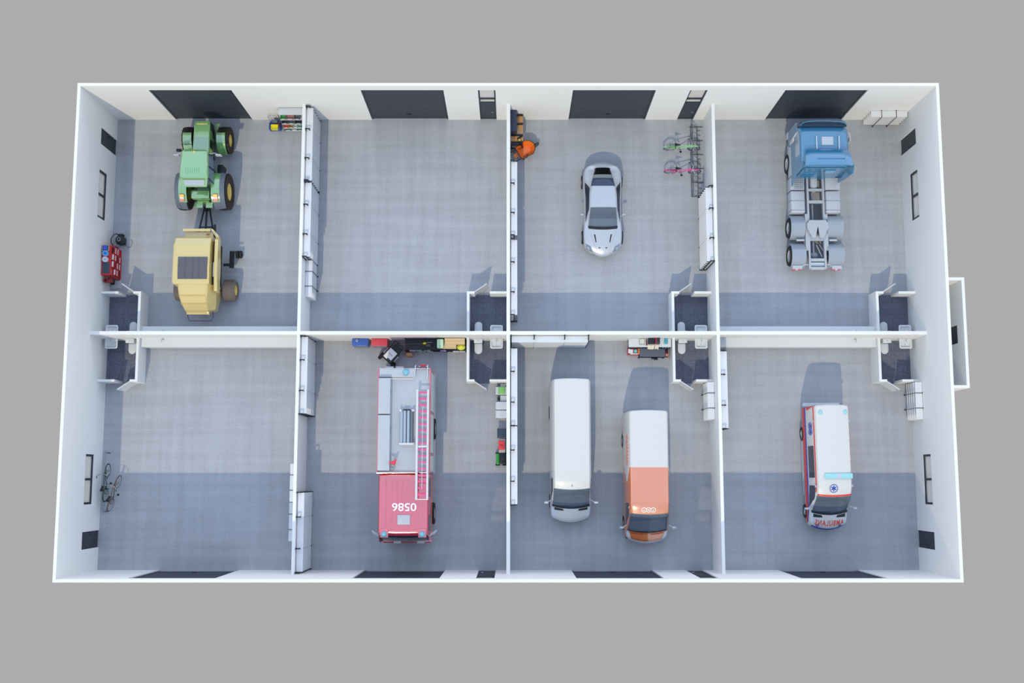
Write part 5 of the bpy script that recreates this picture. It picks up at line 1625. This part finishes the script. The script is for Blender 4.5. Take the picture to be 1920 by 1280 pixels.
# ------------------------------------------------------------------ green tractor
GR = mat('tractor_green_paint', (112, 168, 98), 0.42, coat=1.0, coat_ior=2.6)
GY = mat('hub_yellow', (222, 194, 96), 0.45)
TT = mat('muddy_tyre', (52, 44, 40), 0.85, noise=0.35, scale=14)
FG = mat('fender_grey', (98, 106, 118), 0.5)
CABG = glass('tractor_glass', (120, 140, 160), .35, .05)
t = thing('tractor', 'green farm tractor with yellow hubs, parked facing the top garage door', 'tractor', (-15.15, 8.5, 0))


def farm_wheel(x, y, r, wd, lug, parent, side):
    prof = [(r * .46, -wd * .42), (r * .8, -wd / 2), (r * .93, -wd * .46), (r * .965, 0), (r * .93, wd * .46), (r * .8, wd / 2), (r * .46, wd * .42)]
    mb = MB().lathe(prof, 44, TR(x, y, r), axis='X')
    for k in range(lug):
        for s in (-1, 1):
            a = 2 * PI * (k + (.5 if s > 0 else 0)) / lug
            M = TR(x, y, r) @ RX(a)
            # slanted lug from the centre line to the shoulder
            z0 = r * .94
            v = [(0, -.03, z0), (s * wd * .48, .07, z0 * .96), (s * wd * .48, .13, z0 * .96), (0, .03, z0), (0, -.025, z0 + .045), (s * wd * .47, .075, z0 * .96 + .04), (s * wd * .47, .125, z0 * .96 + .04), (0, .025, z0 + .045)]
            mb.add(v, [(0, 3, 2, 1), (4, 5, 6, 7), (0, 1, 5, 4), (1, 2, 6, 5), (2, 3, 7, 6), (3, 0, 4, 7)], M)
    w = mb.build('wheel', TT, parent, smooth=30)
    o = side * wd * .40
    MB().lathe([(r * .48, -wd * .38), (r * .48, wd * .38), (r * .45, o), (r * .38, o * .55), (r * .2, o * .6), (.001, o * .75)] if side > 0 else [(r * .48, wd * .38), (r * .48, -wd * .38), (r * .45, o), (r * .42, o * .55), (r * .2, o * .6), (.001, o * .75)], 36, TR(x, y, r), axis='X').build('hub', GY, w, smooth=35)
    return w


for sx in (-1, 1):
    farm_wheel(sx * 1.0, -1.22, .94, .56, 20, t, sx)
    farm_wheel(sx * .90, 1.5, .68, .56, 16, t, sx)
# hood
def hd(w, z, zb=1.15):
    return [(w * .82, zb), (w, zb + .1), (w * 1.04, zb + .35), (w * 1.02, z - .18), (w * .99, z - .04), (w * .92, z), (w * .4, z + .01), (0, z + .012)]
B = Body([(2.17, hd(.34, 1.74, .95)), (2.14, hd(.37, 1.82, .9)), (1.7, hd(.385, 1.88, .95)), (.9, hd(.40, 1.93, .95)), (.25, hd(.41, 1.96, 1.0)), (.1, hd(.41, 1.96, 1.0))])
mb = MB(); B.mesh(mb, 4, 2); mb.build('hood', GR, t, smooth=40)
for f in (lambda T: T, lambda T: 14 - T):
    bpatch(t, B, 'hood_grille', BLACK, ((1.15, f(1.2)), (2.3, f(1.0)), (1.9, f(2.9)), (1.15, f(3.4))), .01, 6, 6)
    bpatch(t, B, 'hood_vent', BLACK, ((2.6, f(2.2)), (3.1, f(2.0)), (3.1, f(3.2)), (2.6, f(3.2))), .01, 3, 4)
    bpatch(t, B, 'yellow_strip', GY, ((3.2, f(2.5)), (4.6, f(2.5)), (4.6, f(2.7)), (3.2, f(2.7))), .01, 8, 2)
# bonnet badge: bar, disc and bar
bd = MB()
for x0, x1, y0, y1 in ((-.26, -.07, 1.95, 2.0), (.07, .26, 1.95, 2.0), (-.07, .07, 1.93, 2.02)):
    bd.box(x0, x1, y0, y1, 1.80, 1.868)
bd.build('bonnet_badge', mat('badge_yellow', (206, 190, 110), .5), t)
MB().rbox(-.3, .3, -.9, 2.1, .55, 1.1, .06).build('engine_block', DARK, t, smooth=40)
MB().box(-.25, .25, 2.0, 2.28, .7, 1.15).build('front_weight', BLACK, t, bevel=.02)
MB().prism([(.45, 2.25), (.68, 2.25), (.55, 1.8), (.47, 1.8)], 1.0, 1.06).build('front_bracket', GR, t)
MB().cyl((-.8, 1.5, .68), (.8, 1.5, .68), .11, seg=14).cyl((-.9, -1.22, .94), (.9, -1.22, .94), .16, seg=14).build('axle', GR, t, smooth=40)


def fender(name, m, x0, x1, yc, zc, r, a0, a1, th=.04, n=12, parent=None, flare=0.0):
    rings = []
    for k in range(n + 1):
        a = math.radians(a0 + (a1 - a0) * k / n)
        c, s = math.cos(a), math.sin(a)
        rings.append([(x0, yc + r * c, zc + r * s), (x1, yc + (r - flare) * c, zc + (r - flare) * s), (x1, yc + (r - flare - th) * c, zc + (r - flare - th) * s), (x0, yc + (r - th) * c, zc + (r - th) * s)])
    return MB().rings(rings).build(name, m, parent, smooth=50)


for sx in (-1, 1):
    fender('front_fender', GR, sx * .62, sx * 1.05, 1.5, .68, .80, 78, 170, .035, 12, t)
    fender('rear_fender', GR, sx * .60, sx * 1.0, -1.22, .94, 1.12, 48, 132, .05, 16, t, .04)
    fender('fender_extension', FG, sx * 1.0, sx * 1.22, -1.22, .94, 1.08, 42, 156, .04, 16, t, .06)
    fender('fender_lip', FG, sx * .66, sx * 1.0, -1.22, .94, 1.09, 131, 157, .04, 5, t, .03)
    lx = sx * .82
    M = TR(lx, -1.22, .94) @ RX(math.radians(119 - 90))
    lp = MB().box(-.115, .115, -.18, .18, 1.10, 1.15, M).build('light_panel', mat('lamp_housing', (170, 110, 70), .5), t)
    MB().box(-.1, .1, .03, .17, 1.15, 1.16, M).build('indicator', mat('amber_lens', (232, 176, 70), .3), lp)
    MB().box(-.1, .1, -.06, .03, 1.15, 1.16, M).build('reverse_light', LADW, lp)
    MB().box(-.1, .1, -.17, -.06, 1.15, 1.16, M).build('brake_light', mat('tail_rose', (206, 96, 96), .3), lp)
# cab: glass house under a green roof
def ring(hw0, hw1, y0, y1, z):
    return [(-hw0, y0, z), (hw0, y0, z), (hw1, y1, z), (-hw1, y1, z)]
MB().rings([ring(.62, .5, -1.05, .3, 1.3), ring(.74, .62, -1.1, .35, 1.9), ring(.66, .58, -1.0, .12, 2.75)]).build('cab_glass', CABG, t)
f = MB()
for x, y, x2, y2 in ((-.74, -1.1, -.66, -1.0), (.74, -1.1, .66, -1.0), (-.62, .35, -.58, .12), (.62, .35, .58, .12), (-.72, -.4, -.64, -.42), (.72, -.4, .64, -.42)):
    f.cyl((x, y, 1.9), (x2, y2, 2.78), .03, seg=8).cyl((x * .85, y * .95, 1.3), (x, y, 1.9), .03, seg=8)
f.build('cab_frame', DARK, t)
rr = []
def rf(hw, hf, y0, y1, z, r=.16):
    out = []
    for cx, cy, a0, k in ((hf - r, y1 - r, 0, 0), (-hf + r, y1 - r, 90, 0), (-hw + r, y0 + r, 180, 1), (hw - r, y0 + r, 270, 1)):
        for j in range(5):
            a = math.radians(a0 + j * 22.5)
            out.append((cx + r * math.cos(a), cy + r * math.sin(a), z))
    return out
MB().rings([rf(.60, .55, -1.0, .2, 2.74), rf(.69, .64, -1.12, .34, 2.80), rf(.69, .64, -1.12, .35, 2.90), rf(.64, .58, -1.06, .28, 2.98), rf(.5, .46, -.9, .15, 3.0)]).build('cab_roof', GR, t, smooth=40)
g = MB()
for i in range(7):
    g.rbox(-.38 + i * .105, -.345 + i * .105, -.86, -.58, 2.985, 3.012, .012)
g.box(.5, .515, -1.0, .2, 2.97, 2.99)
g.build('roof_rib', mat('rib_green', (110, 172, 128), .5), t)
MB().rbox(-.06, .06, .18, .27, 2.96, 3.02, .03).build('roof_lamp', GY, t, smooth=40)
# rear: sloped visor with window, tool box, drawbar hitch
MB().rings([[(-.66, -1.06, 2.86), (.66, -1.06, 2.86), (.66, -1.1, 2.75), (-.66, -1.1, 2.75)], [(-.56, -1.42, 2.60), (.56, -1.42, 2.60), (.56, -1.4, 2.52), (-.56, -1.4, 2.52)]]).build('rear_visor', GR, t, bevel=.02)
MB().rings([[(-.5, -1.13, 2.835), (.5, -1.13, 2.835), (.46, -1.36, 2.665), (-.46, -1.36, 2.665)], [(-.5, -1.13, 2.85), (.5, -1.13, 2.85), (.46, -1.36, 2.68), (-.46, -1.36, 2.68)]]).build('rear_window', mat('rear_glass_grey', (172, 182, 192), .15), t)
MB().rbox(-.46, .46, -1.75, -1.35, 1.35, 1.75, .06).build('rear_box', GR, t, smooth=40)
MB().box(-.45, -.05, -2.05, -1.75, .95, 1.05).box(.1, .45, -2.05, -1.75, .95, 1.05).box(-.3, .3, -1.8, -.9, .7, 1.2).build('rear_hitch', GR, t, bevel=.01)
MB().tube([(-.1, -1.9, .62), (-.1, -2.1, .58), (.1, -2.1, .58), (.1, -1.9, .62)], .04, 8).cyl((0, -1.2, .62), (0, -2.1, .58), .05).build('drawbar_pin', BLACK, t)
for sx in (-1, 1):
    MB().tube([(sx * .55, .25, 2.55), (sx * .85, .3, 2.5), (sx * 1.0, .28, 2.4)], .016, 6).rbox(sx * 1.02 - .14, sx * 1.02 + .14, .2, .26, 2.2, 2.5, .025).build('wing_mirror', mat('mirror_grey', (186, 192, 200), .35), t)
MB().tube([(-.6, .5, 1.9), (-.95, .62, 1.95), (-1.15, .6, 1.9)], .03, 6).rbox(-1.2, -.95, .55, .7, 1.85, 1.95, .03).build('work_lamp', BLACK, t)
MB().rbox(.66, .95, -.5, .1, .55, 1.25, .05).rbox(-.95, -.66, -.5, .1, .55, 1.25, .05).build('step_tank', BLACK, t, smooth=40)
MB().cyl((.5, .32, 1.3), (.5, .32, 2.5), .045, seg=14).build('exhaust', BLACK, t, smooth=40)

# ------------------------------------------------------------------ yellow round baler
YB = mat('baler_yellow_paint', (208, 184, 112), 0.45, coat=1.0, coat_ior=1.9)
GRL = mat('baler_screen', (92, 90, 96), 0.7, noise=.12, scale=40)
t = thing('round_baler', 'pale yellow round baler hitched behind the green tractor', 'baler', (-15.1, 3.3, 0))
# main body: side profile extruded over its width
def side_body(x0, x1, prof, name, m, inset=0.0, bev=.03):
    return MB().rings([[(x0, y, z) for y, z in prof], [(x1, y, z) for y, z in prof]]).build(name, m, t, bevel=bev)
main = [(1.42, .9), (1.45, 2.1), (1.30, 2.5), (.95, 2.66), (-.2, 2.72), (-.98, 2.68), (-1.02, 2.2), (-1.0, .75), (.2, .5)]
side_body(-.93, .80, main, 'body', YB)
side_body(.93, 1.10, [(1.36, 1.95), (1.38, 2.25), (1.25, 2.40), (-.3, 2.44), (-1.25, 2.30), (-1.27, 1.8), (.1, 1.75)], 'side_cover', YB)
side_body(.80, .92, [(1.2, .9), (1.2, 1.9), (-1.1, 1.8), (-1.1, .9)], 'lower_case', mat('case_dark_grey', (70, 74, 80), .6))
side_body(-1.02, -.93, [(1.2, 1.1), (1.3, 2.2), (1.0, 2.5), (-.9, 2.55), (-.95, 1.1)], 'left_cover', YB, bev=.02)
side_body(.80, .93, [(1.2, 1.0), (1.25, 2.0), (-.9, 2.2), (-.9, 1.0)], 'drive_case', BLACK, bev=.02)
MB().cyl((.86, -.55, 2.2), (.86, .15, 2.2), .045).build('drive_chain', CHROME, t)
M = TR(0, 0, 0)
sl = MB()
nx = 4
MB().rings([[(-.70, .32, 2.70), (.70, .32, 2.70), (.70, .32, 2.735), (-.70, .32, 2.735)], [(-.70, -.2, 2.72), (.70, -.2, 2.72), (.70, -.2, 2.75), (-.70, -.2, 2.75)], [(-.70, -.74, 2.69), (.70, -.74, 2.69), (.70, -.74, 2.722), (-.70, -.74, 2.722)]]).build('top_screen', GRL, t)
for x in (-.36, .02, .3):
    MB().box(x, x + .015, -.73, .31, 2.735, 2.752).build('screen_bar', mat('screen_bar_grey', (84, 84, 92), .6), t)
# tailgate: narrower barrel sloping down to the back
tg = []
for y, z, w, xo in ((-.98, 2.62, .72, -.02), (-1.02, 2.60, .72, -.02), (-1.5, 2.45, .68, -.03), (-1.85, 2.15, .62, -.04), (-2.1, 1.75, .56, -.05), (-2.2, 1.4, .55, -.05)):
    tg.append([(-w + xo, y, z - .06), (-w + xo + .08, y, z), (w + xo - .08, y, z), (w + xo, y, z - .06), (w + xo + .25 * (z > 1.5), y + .1, z - .75 if z > 1.8 else z - .5), (w + xo + .22, y + .15, .7), (-w + xo, y + .15, .7)])
MB().rings(tg).build('tailgate', YB, t, bevel=.02)
g = MB()
for y, z in ((-1.5, 2.46), (-1.84, 2.17)):
    g.box(-.66, .58, y - .02, y + .02, z - .02, z + .012)
g.build('tailgate_rib', mat('rib_yellow', (196, 166, 84), .5), t)
MB().box(-.6, .5, -2.26, -2.14, 1.28, 1.42).build('tailgate_sill', YB, t, bevel=.015)
MB().box(.42, .52, -2.27, -2.24, 1.3, 1.4).build('reflector', mat('amber_lens', (232, 176, 70), .3), t)
MB().cyl((.62, -1.62, 1.55), (.78, -1.62, 1.6), .09, seg=14).build('hydraulic_port', mat('port_blue', (70, 110, 150), .4), t, smooth=40)
MB().tube([(-.62, -1.95, 1.0), (-.66, -2.3, 1.0), (-.58, -2.52, 1.0), (.5, -2.52, 1.0), (.6, -2.3, 1.0), (.56, -1.95, 1.0)], .014, 6).build('rear_hoop', BLACK, t)
MB().box(-.72, .62, 1.72, 1.84, 2.02, 2.12).box(-.66, .58, 1.45, 1.72, 1.85, 1.95).box(.58, .72, 1.42, 1.72, 1.85, 1.95).build('front_beam', YB, t, bevel=.02)
MB().prism([(.62, 1.84), (.72, 1.84), (1.1, 1.42), (.9, 1.42)], 1.98, 2.06).build('front_gusset', YB, t)
MB().box(.4, .54, 1.55, 1.63, 1.95, 1.98).build('warning_plate', mat('warning_orange', (190, 120, 60), .5), t)
# drawbar
d = MB()
for s in (-1, 1):
    d.tube([(s * .42, 1.3, .75), (s * .36, 2.0, .68), (s * .12, 3.3, .62)], .045, 8)
d.cyl((-.34, 2.25, .68), (.34, 2.25, .68), .035).cyl((0, 1.3, .8), (0, 3.25, .66), .05)
d.box(-.1, .1, 3.2, 3.32, .58, .70)
d.build('drawbar', BLACK, t, smooth=40)
MB().box(.42, .52, 1.5, 2.35, .75, .85).build('jack_stand', BLACK, t)
for sx in (-1, 1):
    x = 1.28 if sx > 0 else -1.12
    r, wd = .52, .62
    w = MB().lathe([(r * .55, -wd * .45), (r * .85, -wd / 2), (r * .97, -wd * .42), (r, 0), (r * .97, wd * .42), (r * .85, wd / 2), (r * .55, wd * .45)], 40, TR(x, -.92, r), axis='X')
    for k in range(36):
        for j in range(4):
            a = 2 * PI * (k + .5 * (j % 2)) / 36
            M2 = TR(x, -.92, r) @ RX(a)
            w.box(-wd * .44 + j * wd * .22, -wd * .44 + j * wd * .22 + wd * .17, -.022, .022, r * .97, r * 1.015, M2)
    w = w.build('wheel', mat('dusty_tyre', (112, 102, 98), .85, noise=.3, scale=16), t, smooth=30)
    MB().lathe([(r * .57, -sx * wd * .42), (r * .57, sx * wd * .42), (r * .5, sx * wd * .44), (r * .4, sx * wd * .3), (.001, sx * wd * .34)], 28, TR(x, -.92, r), axis='X').build('hub', GY, w, smooth=35)
MB().cyl((-1.1, -.92, .52), (1.25, -.92, .52), .08).build('axle', BLACK, t)
a = MB().box(.9, 1.42, .3, .42, .5, .6).box(1.2, 1.42, .2, 1.05, .5, .62)
a.cyl((1.4, .98, .62), (1.6, .98, .64), .05)
a.build('gauge_arm', BLACK, t)
MB().lathe([(.06, -.05), (.18, -.06), (.2, 0), (.18, .06), (.06, .05)], 24, TR(1.5, .95, .22), axis='X').lathe([(.06, -.05), (.18, -.06), (.2, 0), (.18, .06), (.06, .05)], 24, TR(1.66, .95, .22), axis='X').build('gauge_wheel', TYRE, t, smooth=40)
SKY_H = (2.25, 2.22, 2.16)
SKY_M = (0.86, 1.03, 1.30)
SKY_Z = (0.64, 0.84, 1.15)
SKY_S, SKY_N = 0.55, 1.5
SUN_E = 1.62
SUN_C = (1.0, 0.88, 0.62)
# ------------------------------------------------------------------ sky, sun, camera
w = bpy.data.worlds.new('sky')
scene.world = w
w.use_nodes = True
nt = w.node_tree
bg = nt.nodes['Background']
tc = nt.nodes.new('ShaderNodeTexCoord')
sp = nt.nodes.new('ShaderNodeSeparateXYZ')
nt.links.new(tc.outputs['Generated'], sp.inputs[0])
mr = nt.nodes.new('ShaderNodeMapRange')
mr.inputs[1].default_value = -1; mr.inputs[2].default_value = 1
nt.links.new(sp.outputs['Z'], mr.inputs[0])
cr = nt.nodes.new('ShaderNodeValToRGB')
e = cr.color_ramp.elements
K = 2.0
GRD = lin((172, 172, 172))
def skyc(r, g, b): return (r / K, g / K, b / K, 1)
e[0].position = 0.5; e[0].color = skyc(*SKY_H)
e[1].position = 0.70; e[1].color = skyc(*SKY_M)
x = e.new(1.0); x.color = skyc(*SKY_Z)
nt.links.new(mr.outputs[0], cr.inputs[0])
# sky gain added: dimmer to the south, brighter northwards, to lift shaded inner walls
my = nt.nodes.new('ShaderNodeMapRange')
my.inputs[1].default_value = -1; my.inputs[2].default_value = 1
my.inputs[3].default_value = SKY_S; my.inputs[4].default_value = SKY_N
nt.links.new(sp.outputs['Y'], my.inputs[0])
vm = nt.nodes.new('ShaderNodeVectorMath'); vm.operation = 'SCALE'
nt.links.new(cr.outputs[0], vm.inputs[0]); nt.links.new(my.outputs[0], vm.inputs['Scale'])
# even grey below the horizon
mz = nt.nodes.new('ShaderNodeMapRange')
mz.inputs[1].default_value = -.02; mz.inputs[2].default_value = .02
nt.links.new(sp.outputs['Z'], mz.inputs[0])
mx = nt.nodes.new('ShaderNodeMix'); mx.data_type = 'RGBA'
mx.inputs[6].default_value = tuple(c / K for c in GRD[:3]) + (1,)
nt.links.new(mz.outputs[0], mx.inputs[0]); nt.links.new(vm.outputs[0], mx.inputs[7])
nt.links.new(mx.outputs[2], bg.inputs[0])
bg.inputs[1].default_value = K

sun = bpy.data.lights.new('sun', 'SUN')
sun.energy = SUN_E
sun.color = SUN_C
sun.angle = math.radians(0.6)
so = bpy.data.objects.new('sun', sun)
COL.objects.link(so)
so.location = (-5, -20, 30)
so.rotation_euler = Vector((0.182, 0.961, -1.0)).to_track_quat('-Z', 'Y').to_euler()

cam = bpy.data.cameras.new('camera')
cam.sensor_width = 36.0
cam.sensor_fit = 'HORIZONTAL'
cam.lens = 36.0 * 2044.13 / 1920.0
cam.clip_end = 400
co = bpy.data.objects.new('camera', cam)
COL.objects.link(co)
co.location = (0.176, -6.811, 54.007)
co.rotation_euler = (0.12328, 0, 0)
scene.camera = co
vs = scene.view_settings
vs.view_transform = 'Standard'
vs.look = 'None'
vs.gamma = 1.0
vs.use_curve_mapping = False
vs.exposure = 0.0
scene.cycles.max_bounces = 8
scene.cycles.transparent_max_bounces = 12
